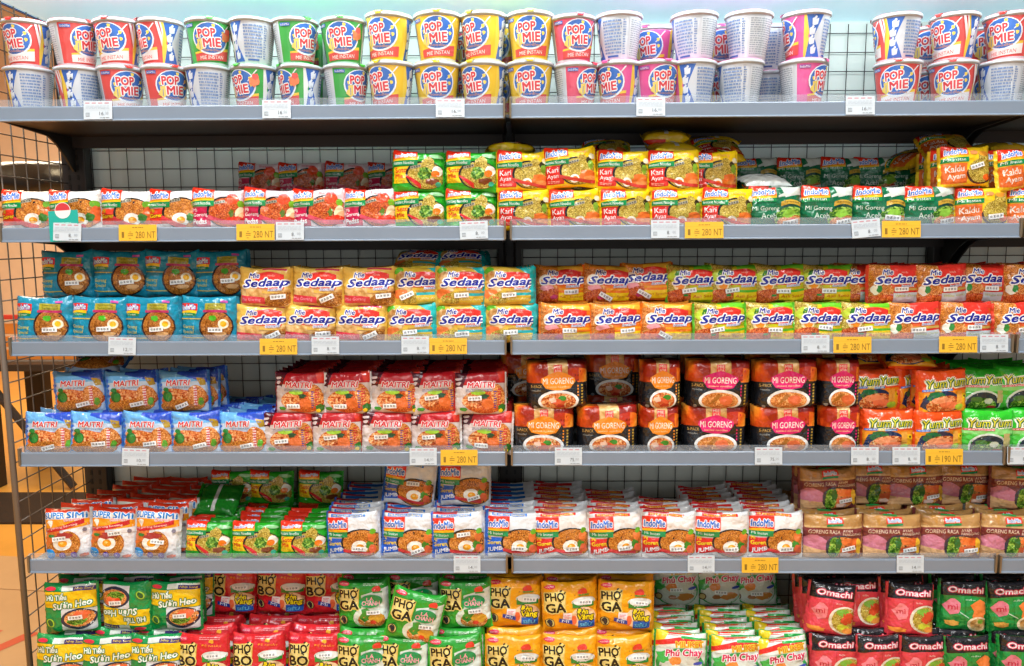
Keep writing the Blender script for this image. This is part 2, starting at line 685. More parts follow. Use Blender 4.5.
@design('teal', 130, 108, 36, '1688a8', '12708c', ('147a98', '147a98'), ((84, 34, 4), (86, 36, 2), (86, 32, 0)), 'teal blue noodle packet')
def _(a):
    a.w(0, 40, lambda t: 64 + 2 * t, lambda t: 75 + 2 * t, '128a4a')
    a.w(0, 42, lambda t: 72 - 1 * t + 2 * math.sin(3 * t), lambda t: 80, 'f2c61a')
    a.w(0, 44, lambda t: 77 + 3 * math.sin(3 * t), lambda t: 98 - 3 * t, 'e0301e')
    a.t('IndoMie', 4, 39, 81, 93, 'f4f6fa', '1a5fc0', .06, .045, .15, 3)
    a.t('Mi Instan', 6, 32, 67, 72, 'd8f0e0')
    a.w(0, 60, lambda t: 57, lambda t: 59.5, 'c8b44a')
    a.w(0, 60, lambda t: 10, lambda t: 12.5, 'c8b44a')
    a.t('Goreng', 6, 36, 32, 43, 'd8cc4a', None, 0, .02, .1)
    a.t('Special', 6, 34, 20, 30, 'd8cc4a', None, 0, .02, .1)
    a.e(86, 40, 39, 41, '2a1c1c')
    a.e(87, 40, 35.5, 38, 'nb')
    a.r(62, 78, 112, 80.5, '2a1c1c')
    a.w(58, 113, lambda t: 74, lambda t: 80, 'b02a5a')
    a.w(62, 110, lambda t: 80, lambda t: 96, 'a8a030')
    a.t('Specially', 68, 104, 88, 94, '4a4a14')
    a.t('Selected', 68, 104, 81, 87, '4a4a14')
    a.b(82, 60, 9, 8, '4ab01e', 4, 14, .5)
    a.e(104, 46, 12, 12, 'efe8cc')
    a.e(104, 46, 7, 7.5, 'efb41c')
    a.b(96, 22, 14, 6, 'd8a468', 6)
    a.r(98, 98, 114, 103, 'c050a0')


def sed(a, strips, low):
    """red board and the slanted blue name shared by one maker's four flavours"""
    W = a.W
    a.w(40, 106, lambda t: 42 - 2 * t, lambda t: 76 + 5 * math.sin(3.14 * t), 'e2352a')
    y = 34
    for c, h in strips:
        a.r(52, y - h, W, y, c)
        y -= h
    a.t('noodle', 70, 86, 70, 75, 'f0b0a0')
    a.t('Mie', 26, 50, 67, 79, '1c2a9a', WHT, .09, .05, .25)
    a.t('Sedaap', 11, W - 2, 41, 65, '1c2a9a', WHT, .075, .06, .3, 3)
    a.t('instant', 70, 102, 37, 43, '2a3cae', WHT, .08, .03, .2, 3)
    a.t(low[0], 56, W - 8, low[1], low[1] + 7, low[2], None, 0, .03, .1)


@design('tan', 118, 88, 34, 'e6bc54', 'c89a3e', ('d8aa44', 'd8aa44'), ((80, 24, -6), (86, 18, 24), (92, 22, 2)), 'tan fried noodle packet')
def _(a):
    a.e(60, 20, 70, 34, 'tn')
    a.e(96, 14, 36, 18, 'nb', 10)
    a.r(0, 80, 118, 100, 'e0b454')
    a.w(56, 112, lambda t: 86, lambda t: 92, 'c03050')
    a.w(0, 62, lambda t: 4, lambda t: 24 - 4 * t, 'd63a48')
    a.t('Mie Goreng', 4, 52, 8, 18, 'f0a0b0', None, 0, .03, .1)
    sed(a, [], (' ', 30, 'dcae4e'))


@design('bouillon', 118, 88, 34, 'd8b03c', '1fa8a8', ('d0b850', '1fa8a8'), ((58, 24, 4), (62, 20, 2), (30, 22, 24)), 'teal-edged potato soup noodle packet')
def _(a):
    a.p([(70, 100), (118, 100), (118, 0), (104, 0), (106, 70)], '24b0b0')
    a.b(12, 84, 12, 10, '5ab02a', 3)
    a.b(26, 50, 20, 20, 'po', 4, 18, .15)
    a.b(20, 66, 16, 16, 'po', 6, 18, .15)
    a.b(16, 24, 20, 14, 'e8783a', 7)
    a.e(40, 16, 30, 14, 'ny', 10)
    a.t('Mi', 22, 34, 14, 20, 'd02a2a')
    sed(a, [('b89040', 5), ('22aab0', 7), ('d8b83a', 16)], ('Kaldu Ayam', 10, 'e8dca0'))
    a.p([(110, 100), (118, 100), (118, 0), (108, 0)], '24b0b0')


@design('prawn', 118, 88, 34, 'e87a1c', 'd8641a', ('e4701a', 'e4601a'), ((66, 28, 0), (52, 14, -28), (82, 26, 4)), 'orange egg curry noodle packet')
def _(a):
    a.p([(0, 0), (60, 0), (48, 40), (50, 100), (0, 100)], 'no')
    a.r(0, 82, 118, 100, 'e8902a')
    a.w(50, 118, lambda t: 78, lambda t: 90, 'f0b83a')
    a.e(20, 54, 14, 15, 'f4ead6')
    a.e(20, 53, 9, 10, 'ef8a1c')
    a.b(26, 34, 16, 9, 'f0a0a8', 4)
    a.e(34, 14, 36, 18, 'nr', 14)
    a.b(40, 12, 8, 6, 'c83a6a', 6, 10, .8)
    sed(a, [('f0a01e', 5), ('ee7a1c', 6), ('f4ce1c', 20)], ('Kari Special', 10, 'c8602a'))


@design('lime', 118, 88, 34, 'c8c41e', '4aa82a', ('58b02a', '4ac02a'), ((48, 28, 8), (62, 26, 0), (66, 32, -4)), 'lime green soup noodle packet')
def _(a):
    a.p([(0, 0), (60, 0), (48, 40), (50, 100), (0, 100)], 'ny')
    a.w(60, 118, lambda t: 82, lambda t: 96, '6ac82a')
    a.b(16, 66, 18, 15, 'b8d03a', 3)
    a.b(24, 70, 9, 8, '2f7a24', 5)
    a.e(26, 42, 15, 15, 'f4d8a0')
    a.e(27, 41, 10, 10, 'ef8e1c')
    a.e(24, 14, 34, 18, 'nr', 10)
    a.b(40, 16, 6, 3, '2a8a3a', 6)
    sed(a, [('d8b01e', 5), ('58b82a', 6), ('f2ce1c', 20)], ('Asli Soto', 10, 'd8401c'))


@design('crab', 118, 88, 34, 'e2602a', 'c8281e', ('d8402a', 'd8261e'), ((62, 26, 2), (70, 32, 0), (64, 30, -4)), 'red and silver noodle packet')
def _(a):
    a.p([(0, 0), (64, 0), (48, 40), (50, 100), (0, 100)], 'no')
    a.r(46, 78, 118, 100, 'd8352a')
    a.e(26, 60, 28, 30, 'nd')
    a.b(12, 30, 9, 14, 'eeeedd', 4)
    a.b(20, 32, 6, 9, '2f8a34', 5)
    a.e(44, 12, 26, 7, 'c87a8a', 12)
    a.e(24, 4, 34, 14, 'nr', 10)
    sed(a, [('c8a048', 6), ('d02a20', 5), ('c4ccd0', 26)], ('White Curry', 12, 'b0b82a'))


@design('citrus', 122, 99, 32, 'bcd2ea', '4a8ad0', ('4a94dc', '3a7ad0'), ((76, 18, 10), (62, 14, 18), (74, 24, 6)), 'blue and white lime noodle packet')
def _(a):
    a.w(0, 122, lambda t: 76, lambda t: 110, '6aaee4')
    a.w(50, 122, lambda t: 96 - 24 * t, lambda t: 112, '2a50c0')
    a.p([(98, 86), (118, 84), (120, 66), (108, 64)], 'a88a2a')
    a.p([(0, 0), (10, 0), (8, 100), (0, 100)], '5a9ae0')
    for k in range(4):
        a.b(5, 40 + 14 * k, 6, 5, '2a6ad0', k, 9, .6)
    a.e(66, 28, 58, 26, 'nr')
    a.e(50, 42, 40, 16, 'mx', -8)
    a.e(60, 12, 56, 18, 'nd')
    a.e(98, 38, 22, 28, 'no', 10)
    a.r(94, 12, 100, 60, 'c8384a')
    a.lines(92, 14, 100, 66, 'f0d8d8', 8, 4, .5)
    a.b(108, 22, 6, 10, '5aa02a', 5)
    a.e(26, 38, 13, 14, '1f6a2a')
    a.e(29, 37, 8, 11, '3a8a3a')
    a.b(22, 56, 8, 6, '2a7a2e', 7)
    a.t('MAITRI', 24, 84, 66, 80, 'd8242e', WHT, .06, .05, .15)
    a.t('mi instan', 40, 84, 59, 64, '5a6a8a')


@design('rouge', 122, 99, 32, 'd2c6c2', '8a1420', ('a01a22', 'e0dcd8'), ((48, 40, 4), (46, 30, 3), (50, 18, 2)), 'red and white noodle packet')
def _(a):
    a.w(0, 122, lambda t: 72 + 6 * t, lambda t: 112, 'b41a22')
    a.p([(0, 112), (0, 66), (18, 66), (34, 112)], '4a1220')
    for k in range(3):
        a.b(9, 66 + 12 * k, 7, 4, 'd8ccd0', k, 9, .7)
    a.p([(100, 112), (122, 112), (122, 82), (110, 80)], 'd83a2a')
    a.e(70, 30, 52, 30, 'nr', -4)
    a.e(46, 34, 30, 20, 'mx', 10)
    a.e(80, 26, 16, 12, 'e07038', -14)
    a.b(58, 54, 18, 7, '9ac83a', 4)
    a.b(72, 44, 10, 5, '1f4a30', 5, 12, .7)
    a.b(20, 10, 9, 5, '3a9a3a', 6)
    a.e(104, 46, 16, 30, 'no', 10)
    a.lines(94, 14, 101, 60, '5a3a8a', 8, 4, .5)
    a.lines(103, 14, 112, 66, 'c82a3a', 8, 6, .5)
    a.b(113, 12, 9, 12, '2f6a24', 8)
    a.b(110, 6, 5, 5, 'f0c81c', 9)
    a.t('MAITRI', 30, 96, 66, 80, 'd8242e', 'f0e0e0', .08, .05, .15)
    a.lines(26, 57, 92, 64, '8a8aa0', 2)


def fivepack(a, hexc, low, W):
    m = W / 2
    a.r(0, 62, W, a.T + 30, 'fl')
    a.r(W * .66, 66, W, a.T + 30, '8a1c14')
    a.b(W * .8, 84, W * .13, 16, 'b83018', 4, 14, .5)
    a.r(W * .84, 60, W, 96, 'fl')
    a.r(0, -30, W, 63, '1b1d22')
    a.b(W * .74, 62, W * .08, 7, '1b1d22', 3)
    a.r(m - W * .16, 60, m + W * .16, a.T + 30, 'tn')
    a.r(m - 10, 84, m + 10, 102, 'e03a3c')
    a.t('MIE', m - 8, m + 8, 94, 100, 'f0d8c0')
    a.t('ASIA', m - 8, m + 8, 86, 92, 'f0d8c0')
    b = W * .2
    hx = [(m - b - 12, 66), (m - b, 50), (m, 44), (m + b, 50), (m + b + 12, 66), (m + b + 10, 74), (m + b * .6, 84), (m, 88), (m - b * .6, 84), (m - b - 10, 74)]
    a.p(hx, hexc)
    a.t('MI GORENG', m - b - 7, m + b + 7, 60, 74, 'f8eee0', None, 0, .03)
    a.t('instant noodles', m - b + 3, m + b - 3, 52, 56, 'f8d8a0')
    if W > 120:
        a.t('5-PACK', W * .07, W * .24, 52, 59, 'c8a058', None, 0, .02)
        a.t('noodles', W * .08, W * .22, 44, 48, 'a8a8a0')
    for k in range(7):
        a.r(W * .87, 12 + 7 * k, W * .87 + 4, 16 + 7 * k, 'b8963c')
    for k in range(4):
        a.r(W * .81, 32 + 7 * k, W * .81 + 3, 36 + 7 * k, hexc)
    a.e(W * .13, 8, 4, 4, '8a8c90')
    a.e(m, 22, W * .33, 24, 'e6e8e6')
    a.e(m, 21, W * .285, 19, low)
    if low == 'mx':
        a.b(m + 4, 22, 16, 9, 'd85a34', 4, 12, .6)
        a.b(m + 10, 28, 9, 5, '3a8a2a', 5, 10, .6)
        a.b(m - 14, 24, 10, 7, 'f0c8b0', 7, 10, .6)
        a.b(m + 4, 12, 12, 4, 'b82a1a', 9, 10, .6)
    else:
        a.b(m + 16, 22, 16, 12, 'd8683a', 4)
        for k in range(4):
            a.p([(m - 26 + 5 * k, 12 + 3 * k), (m - 24 + 5 * k, 11 + 3 * k), (m - 4 + 3 * k, 34), (m - 7 + 3 * k, 35)], 'a86a2a')


for _k, _hx, _lw, _wd, _d in (('orangebox', 'ec8a1c', 'mx', 150, 'black five-pack with an orange badge'), ('pinkbox', 'd81c6a', 'no', 156, 'black five-pack with a pink badge'),
                              ('orangebox_s', 'ec8a1c', 'mx', 98, 'slim black multipack with an orange badge'), ('pinkbox_s', 'd81c6a', 'no', 96, 'slim black multipack with a pink badge')):
    design(_k, _wd, 114, 90, '1b1d22', '1b1d22', None, None, _d, n=9, pe=9, ear=.0, wr=1.2)(
        lambda a, hx=_hx, lw=_lw, wd=_wd: fivepack(a, hx, lw, wd))


def yum(a, base, strip):
    a.t('YumYum', 14, a.W - 8, 62, 82, '17602a', 'eef2dc', .1, .16, .2, 3)
    a.t('YumYum', 14, a.W - 8, 63, 83, 'dcd636', None, 0, .02, .2, 3)
    x = 4
    for c, w in strip:
        a.p([(x, 52), (x + w, 53), (x + w, 58), (x, 57)], c)
        x += w
    a.lines(6, 54, x - 2, 57, 'e8ecec', 1)


@design('shrimp', 120, 100, 34, 'e8501a', 'd8481c', ('e04c1a', 'e04c1a'), None, 'orange shrimp noodle packet')
def _(a):
    a.w(0, 120, lambda t: -14, lambda t: 52 + 2 * t, 'e88a1e')
    a.r(8, -14, 112, 44, 'f0b020')
    a.b(52, 22, 50, 30, '1c2c50', 3, 18, .15)
    a.b(36, 38, 22, 12, '1f6a3a', 5)
    a.e(56, 18, 44, 22, 'mx', 8)
    a.b(50, 28, 26, 9, 'ee9868', 6, 14, .3)
    a.b(70, 16, 26, 9, 'e8784a', 8, 14, .3)
    a.r(88, 10, 102, 50, 'e8a440')
    a.b(96, 10, 11, 9, 'a8d03a', 4)
    a.e(110, 36, 7, 7, 'f0c81c')
    a.e(110, 36, 3, 3, '4a3010')
    yum(a, 'e8501a', (('2a6ac8', 28), ('d8c83a', 16), ('3a8ad0', 28)))


@design('greencurry', 120, 100, 34, '2fc02c', '1f9a24', ('2ab428', '2ab428'), None, 'bright green noodle packet')
def _(a):
    a.w(0, 120, lambda t: 40 + 4 * t, lambda t: 58, '8ad878')
    a.w(0, 120, lambda t: -14, lambda t: 44 - 6 * t, '48c03a')
    a.e(60, 12, 46, 34, 'd8e0d4')
    a.e(60, 10, 42, 31, '2a3640')
    a.e(58, 4, 36, 22, 'gr')
    a.b(44, 22, 14, 8, '4a7a3a', 4)
    a.b(72, 18, 10, 8, 'd8dcc0', 6)
    a.b(80, 0, 14, 6, 'd0303a', 7)
    a.r(94, 12, 110, 46, 'c8b878')
    yum(a, '2fc02c', (('d83038', 44), ('e86a6a', 24)))


@design('bawang', 108, 122, 34, 'e4e2e2', 'c8c8cc', ('dcdcde', 'dcdcde'), ((40, 52, 3), (62, 44, -4), (66, 66, 10)), 'white and orange onion noodle packet')
def _(a):
    a.w(0, 108, lambda t: 72 + 12 * t * t, lambda t: 104, 'f09a1c')
    a.r(0, 114, 108, 140, 'e03a20')
    a.w(0, 108, lambda t: 102, lambda t: 119 - 2 * t, 'e4dccc')
    a.w(0, 40, lambda t: 20, lambda t: 70 + 8 * t, 'd87030')
    a.t('SUPER', 3, 52, 104, 119, '1a7fd0', 'e8f0f6', .06, .06)
    a.t('SIMI', 58, 104, 104, 119, '1a7fd0', 'e8f0f6', .06, .06)
    a.t('Goreng', 52, 98, 95, 105, 'e05a70', 'f4e4e0', .05, .03, .3, 3)
    a.w(0, 98, lambda t: 68 + 22 * t ** 1.6, lambda t: 78 + 24 * t ** 1.6, 'c81e2a')
    a.t('mi goreng bawang', 4, 84, 78, 85, 'f4dcd0', None, 0, .03, .1, 9)
    a.b(18, 92, 8, 9, 'f4efe0', 3, 9, .8)
    a.e(62, 40, 26, 30, 'ccd2d6')
    a.e(64, 42, 24, 30, 'nd', 20)
    a.e(46, 26, 40, 22, 'nd')
    a.egg(46, 40, 19)
    a.b(50, 58, 22, 8, 'a83a34', 5, 14, .6)
    a.b(20, 60, 8, 4, '3a7a34', 6)
    a.b(98, 72, 5, 6, '7a7484', 7)
    a.e(14, 14, 13, 13, '1f8fd8')
    a.lines(6, 8, 22, 20, 'a8dcf4', 3)
    a.e(44, 8, 8, 8, '5a3aa8')
    a.e(72, 8, 8, 8, '5a3aa8')
    a.t('H', 41, 47, 4, 12, 'c8b8e8')
    a.t('K', 69, 75, 4, 12, 'c8b8e8')
    a.b(94, 4, 10, 5, 'e05a34', 8)


def jumbo(a, col, sub):
    a.r(0, a.H - 2, a.W, a.T + 20, 'dcdee0')
    a.r(0, a.H + 4, a.W * .5, a.T + 20, 'd0242a' if col != '1f5cc4' else 'c8303c')
    a.w(a.W * .1, a.W * .78, lambda t: a.H - 5, lambda t: a.H + 3, '1a6fc8' if col == '1f5cc4' else 'd42a26')
    a.t(sub, a.W * .14, a.W * .74, a.H - 4, a.H + 1.5, 'f0d83a', None, 0, .03)
    a.w(0, 60, lambda t: 8 + 10 * t, lambda t: 52 + t, col)
    a.t('Mi', 4, 13, 46, 55, 'f0d42a', None, 0, .05)
    a.t('Goreng', 3, 44, 31, 44, 'f0d42a', None, 0, .05, .1, 6)
    a.t('JUMBO', 4, 54, 15, 28, WHT, None, 0, .05, .2, 12)
    bowl(a, 90, 40, 52, 38, 'nd')
    a.egg(86, 30, 17)
    a.b(110, 34, 8, 12, '3f8a2a', 6, 16, .6)
    a.b(116, 56, 9, 14, 'e07838', 4)
    a.b(118, 70, 7, 7, '6aae2a', 5)
    a.b(116, 24, 9, 12, 'd8603a', 7)
    a.w(44, 112, lambda t: 18 - 18 * t + 8 * t * t, lambda t: 27 - 20 * t + 9 * t * t, 'd03a3a')
    y0 = 56
    a.w(0, 56, lambda t: y0, lambda t: y0 + 16, GRN)
    a.w(0, 57, lambda t: y0 + 13 + 2 * t, lambda t: y0 + 22, 'f2b41a')
    a.w(0, 58, lambda t: y0 + 18 + 3 * math.sin(3 * t), lambda t: a.H - 6, 'e4301c')
    a.t('IndoMie', 4, 54, y0 + 25, y0 + 43, '1a6fd8', WHT, .07, .045, .15, 3)
    a.t('Mi Instan', 6, 42, y0 + 4, y0 + 11, 'e0f2e6', None, 0, .02)


@design('bluejumbo', 130, 114, 34, 'dde1e4', 'c4ccd4', ('2a6ad0', 'ccd4e0'), ((82, 26, 0), (80, 64, 4), (92, 22, 20)), 'white and blue fried noodle packet')
def _(a):
    jumbo(a, '1f5cc4', 'MI INSTAN GORENG')
    a.p([(0, 130), (5, 130), (7, 0), (0, 0)], '2a6ad0')


@design('redjumbo', 130, 114, 34, 'e6e3df', 'd0ccca', ('e2dedc', 'e2dedc'), ((86, 26, 4), (88, 24, 0), (84, 26, 2)), 'white and red fried noodle packet')
def _(a):
    jumbo(a, 'd42a26', 'MI INSTAN GORENG')


@design('roast', 142, 106, 38, '7c3c3e', '6a2c2c', ('7a3838', 'a8743c'), ((108, 22, 8), (104, 26, 14), (112, 20, 6)), 'brown and gold roast chicken noodle packet')
def _(a):
    a.r(0, 80, 142, 140, 'b48850')
    a.w(0, 142, lambda t: 74, lambda t: 84, 'd0aa72')
    a.p([(20, 110), (34, 84), (40, 110)], 'b8843c')
    a.r(0, 58, 142, 79, '7c3434')
    a.t('GORENG RASA', 8, 84, 64, 74, 'ecd8c0', None, 0, .015)
    a.t('AYAM', 90, 114, 69, 76, 'ecd8c0', None, 0, .02)
    a.t('PANGGANG', 90, 136, 60, 67, 'ecd8c0', None, 0, .02)
    a.b(20, 36, 34, 24, 'c8788c', 3, 14, .3)
    a.w(0, 60, lambda t: -12, lambda t: 26 - 6 * t, 'dcae7c')
    a.r(0, 10, 60, 12, 'c8986a')
    a.b(88, 28, 40, 34, '3a3440', 4, 18, .1)
    a.e(92, 26, 36, 31, 'no')
    a.b(70, 26, 15, 28, 'gr', 5, 14, .2)
    a.b(80, 40, 8, 16, '2f6a2c', 9)
    a.b(104, 44, 17, 11, 'ee7c3c', 6)
    a.b(120, 42, 14, 12, 'e86a2c', 7)
    a.b(104, 22, 20, 10, 'd8683c', 8)
    a.b(98, 8, 14, 7, 'e8c8b8', 9)
    a.b(130, 30, 7, 22, 'e8b430', 10)
    a.p([(50, 82), (90, 86), (92, 94), (52, 90)], '128a4a')
    a.p([(50, 88), (92, 92), (90, 108), (50, 104)], 'e2382a')
    a.t('IndoMie', 54, 87, 93, 102, '2a7fd8', WHT, .07, .04, .1, 5)
    a.r(46, 110, 80, 118, '1f9a4a')


@design('rib', 124, 122, 34, '129048', '0f7a3c', ('128a44', '128a44'), ((78, 40, 4), (74, 44, 2), (80, 48, 8)), 'green and yellow pork rib noodle packet')
def _(a):
    a.r(0, 110, 124, 150, '12904a')
    a.w(46, 124, lambda t: 110, lambda t: 124, 'd4dcd4')
    a.w(74, 124, lambda t: 108, lambda t: 119, '3a2a70')
    a.t('Nhip Song', 78, 120, 110, 117, 'e0c83a', None, 0, .03, .1)
    a.w(0, 124, lambda t: 66 - 4 * t, lambda t: 108, 'ecc414')
    a.w(44, 124, lambda t: 2, lambda t: 64 - 4 * t, 'd0d4d8')
    a.e(84, 34, 42, 28, '262c44', 6)
    a.e(86, 36, 36, 22, 'no', 6)
    a.b(80, 30, 24, 12, 'gr', 5)
    a.b(92, 46, 17, 12, 'e8683a', 6, 14, .6)
    a.b(74, 40, 7, 6, 'd8421c', 8)
    a.e(16, 26, 14, 14, '2f7a3c')
    a.e(16, 26, 9, 11, '9ac02a', 30)
    a.e(16, 26, 6, 9, '1c5a30', 30)
    a.t('Hủ Tiếu', 8, 58, 86, 104, 'f0f6ea', '0f7a40', .07, .05, 0, 4)
    a.t('Sườn Heo', 24, 116, 66, 84, 'f0f6ea', '0f7a40', .07, .05, .2, 7)
    a.b(20, 116, 14, 5, 'd8324a', 3, 14, .1)


def pho(a, base, w2, dark):
    a.p([(0, 52), (52, 50), (56, 106), (2, 104)], 'dcc060')
    a.e(28, 78, 24, 22, 'e8d48a')
    a.e(47, 104, 5, 5, 'ecd880')
    a.t('PHO', 4, 50, 81, 102, '17140f', 'ecd880', .07, .06, 0, 3)
    a.p([(48, 100), (53, 106), (55, 104), (51, 98)], '17140f')
    a.p([(40, 105), (41, 109), (46, 110), (46, 107), (43, 105)], '17140f')
    a.t('BO' if w2 == 'BÒ' else 'GA', 5, 52, 50, 74, '17140f', 'ecd880', .07, .07, 0, 3)
    a.p([(34, 82), (42, 76), (44, 78), (38, 84)], '17140f')
    a.b(16, 118, 14, 6, 'd8304a', 3, 14, .1)
    a.t('ACECOOK', 6, 26, 116, 120, 'f4dce0')
    a.e(13, 22, 11, 12, '26242a')
    a.e(13, 22, 9.5, 10.5, 'c8b060')
    a.b(13, 22, 6, 8, '26242a', 5, 10, .7)


def donvang(a):
    a.e(98, 76, 30, 12, 'dce0dc')
    a.p([(70, 60), (124, 62), (124, 76), (70, 78)], '2f8a34')
    a.e(98, 76, 26, 10, 'e6e8e4')
    a.e(96, 34, 32, 28, 'f0c89a')
    a.b(72, 28, 8, 14, 'e8683a', 4)
    a.r(82, 6, 124, 26, '1a5fb8')
    a.t('Đón', 82, 108, 42, 58, 'f0d81c', '15171a', .09, .07, .1)
    a.t('Vàng', 82, 122, 25, 42, 'f0d81c', '15171a', .09, .07, .1)
    a.t('SIÊU', 86, 116, 10, 21, '6ac8f0', None, 0, .05, .1)
    a.p([(44, 30), (66, 28), (68, 48), (46, 50)], 'e8dcdc')
    a.lines(48, 34, 64, 46, 'd86a78', 3)
    a.p([(34, 26), (68, 18), (68, 28), (36, 36)], '1f3a90')
    a.t('Mì', 42, 60, 23, 31, 'd8e0f0', None, 0, .02, 0, -10)


@design('beefpho', 126, 122, 36, 'd0222c', 'b81c26', ('c01c26', 'c01c26'), ((96, 76, 3), (98, 74, 4), (94, 78, 2)), 'red beef noodle soup packet')
def _(a):
    a.r(0, 112, 126, 150, 'd2282e')
    pho(a, RED, 'BÒ', 0)
    donvang(a)
    a.t('ĐỆ NHẤT', 68, 116, 98, 106, 'e8a42a', None, 0, .02, 0, -4)
    a.b(92, 112, 5, 5, 'e8a42a', 5, 9, .7)
    a.lines(60, 116, 112, 124, 'f08a90', 2)


@design('herbpho', 126, 122, 36, '2a9a2a', '1f7a24', ('3ab02e', '3ab02e'), ((92, 44, 4), (90, 42, 0), (88, 46, 3)), 'green chicken noodle soup packet')
def _(a):
    a.r(0, 110, 126, 150, '2a9a34')
    a.w(60, 126, lambda t: 20, lambda t: 88 + 20 * t, 'd8e2d8')
    a.e(74, 26, 36, 30, 'd4dcc8')
    a.e(84, 20, 34, 24, 'no')
    a.b(70, 34, 14, 16, '3a8a2a', 5, 14, .6)
    a.b(96, 26, 18, 12, 'd8a030', 6, 14, .5)
    a.b(88, 14, 8, 6, 'e0402a', 7)
    pho(a, GRN, 'GÀ', 0)
    a.e(84, 72, 29, 18, '169050', 6)
    a.t('LÁ', 74, 92, 73, 84, 'f0a0b0', None, 0, .05)
    a.t('CHANH', 62, 106, 61, 72, 'f0a0b0', None, 0, .05)
    a.b(100, 104, 11, 10, 'd83a24', 4, 12, .4)
    a.r(90, 94, 112, 98, '2f8a34')
    a.lines(66, 114, 116, 120, 'bcd8b8', 2)


@design('goldpho', 134, 122, 36, 'f0a816', 'd88e14', ('e89a14', 'e89a14'), ((100, 76, -3), (102, 74, -6), (98, 78, 2)), 'golden yellow chicken noodle soup packet')
def _(a):
    a.r(0, 108, 134, 150, 'eca014')
    a.r(0, -20, 134, 46, 'ec9a14')
    pho(a, YEL, 'GÀ', 0)
    donvang(a)
    a.b(98, 102, 12, 10, 'd83a24', 4, 12, .4)
    a.r(86, 92, 112, 96, '2f8a34')
    a.t('ĐỆ NHẤT', 74, 122, 92, 98, 'b8842a', None, 0, .01, 0)


@design('veg', 122, 116, 34, 'd8e0d4', '2a9a44', ('2aa048', '2aa048'), ((62, 36, -6), (60, 44, 2), (64, 32, 0)), 'green and white vegetarian noodle packet')
def _(a):
    a.r(0, 112, 122, 150, 'e2e6dc')
    a.p([(0, 112), (0, 150), (24, 150), (34, 112)], 'f0d020')
    a.p([(22, 118), (30, 124), (88, 124), (80, 118)], 'e0302a')
    a.p([(10, 112), (30, 117), (70, 115), (60, 112)], 'e0302a')
    a.t('MILIKET', 54, 108, 118, 123, 'e08a1c', None, 0, .05)
    a.r(0, 125.5, 122, 150, '2aa84a')
    a.w(0, 122, lambda t: 80 + 12 * t, lambda t: 114, 'e6e8e0')
    a.p([(0, 80), (0, 118), (30, 120), (12, 88)], 'f0d020')
    a.w(0, 110, lambda t: 84 + 12 * math.sin(2.6 * t), lambda t: 96 + 16 * math.sin(2.2 * t), 'e0302a')
    a.w(60, 122, lambda t: 108, lambda t: 115 - 3 * t, '2aa84a')
    a.t('MILIKET', 48, 114, 88, 102, 'e08a1c', 'f4e048', .06, .06, 0, 4)
    a.e(60, 40, 58, 44, '2f9a48')
    a.e(62, 36, 52, 38, 'c8ccc0')
    a.e(62, 34, 46, 32, 'd4d8cc')
    a.b(84, 24, 22, 10, 'c8803c', 5, 14, .4)
    a.b(50, 22, 12, 7, 'a86a3a', 7)
    a.b(46, 52, 14, 12, 'e88a3a', 6, 10, .5)
    a.b(18, 58, 14, 16, '3fae4a', 8, 14, .5)
    a.e(14, 24, 10, 10, '5a3a24')
    a.e(14, 24, 7, 7, 'c8b070')
    a.t('Phú Chay', 24, 112, 60, 82, 'd8245a', 'f4eeee', .06, .05, .15, 5)
    a.e(102, 48, 11, 4, '3a4ab0', 10)


def omachi(a, c2):
    a.r(0, 92, a.W, 150, '1c1c20')
    a.w(0, a.W, lambda t: 88 + 4 * math.sin(3.1 * t), lambda t: 96, '1c1c20')
    a.r(a.W * .1, 120, a.W * .9, 128, '2c2c32')
    a.t('Omachi', 14, a.W - 10, 99, 113, 'f0e4e6', 'd0284a', .09, .05, .1)
    a.r(a.W * .5, 0, a.W * .5 + 1, 88, c2)


@design('tomato', 108, 122, 34, 'd8404c', 'b8303c', ('c83844', 'c83844'), None, 'red and black potato noodle packet')
def _(a):
    omachi(a, 'b82e3c')
    a.b(26, 58, 18, 20, 'e88088', 3, 14, .4)
    a.t('mì', 16, 36, 52, 64, 'c82a3a', None, 0, .05)
    a.e(84, 40, 38, 36, 'e4dcc8')
    a.e(86, 40, 33, 32, 'ny')
    a.b(80, 60, 16, 10, '7ab03a', 4)
    a.b(92, 44, 16, 14, 'd04a2a', 5, 14, .5)
    a.b(82, 22, 14, 8, 'c8d03a', 6)
    a.b(96, 14, 16, 8, 'e09040', 7)
    a.b(20, 10, 20, 7, 'e8923c', 8, 14, .4)
    a.t('Sốt', 60, 76, 80, 85, 'f0d0d0')


@design('jade', 108, 122, 34, '1f8f3f', '186e32', ('1f8a3c', '1f8a3c'), None, 'green and black potato noodle packet')
def _(a):
    omachi(a, '17742f')
    a.b(24, 62, 20, 20, 'd87888', 3, 14, .3)
    a.t('mì', 14, 36, 54, 68, 'c82a4a', None, 0, .05)
    a.p([(40, 50), (62, 36), (64, 32), (42, 46)], 'b8dcc0')
    a.b(88, 52, 20, 24, 'e8803c', 5, 12, .7)
    a.e(86, 18, 26, 20, 'e4d4b0')
    a.e(88, 18, 22, 16, 'po')
    a.b(92, 26, 8, 6, '7ab03a', 6)
    a.b(24, 18, 16, 8, 'd8a048', 8)
    a.t('nấu', 54, 76, 80, 85, 'd0ecd4')


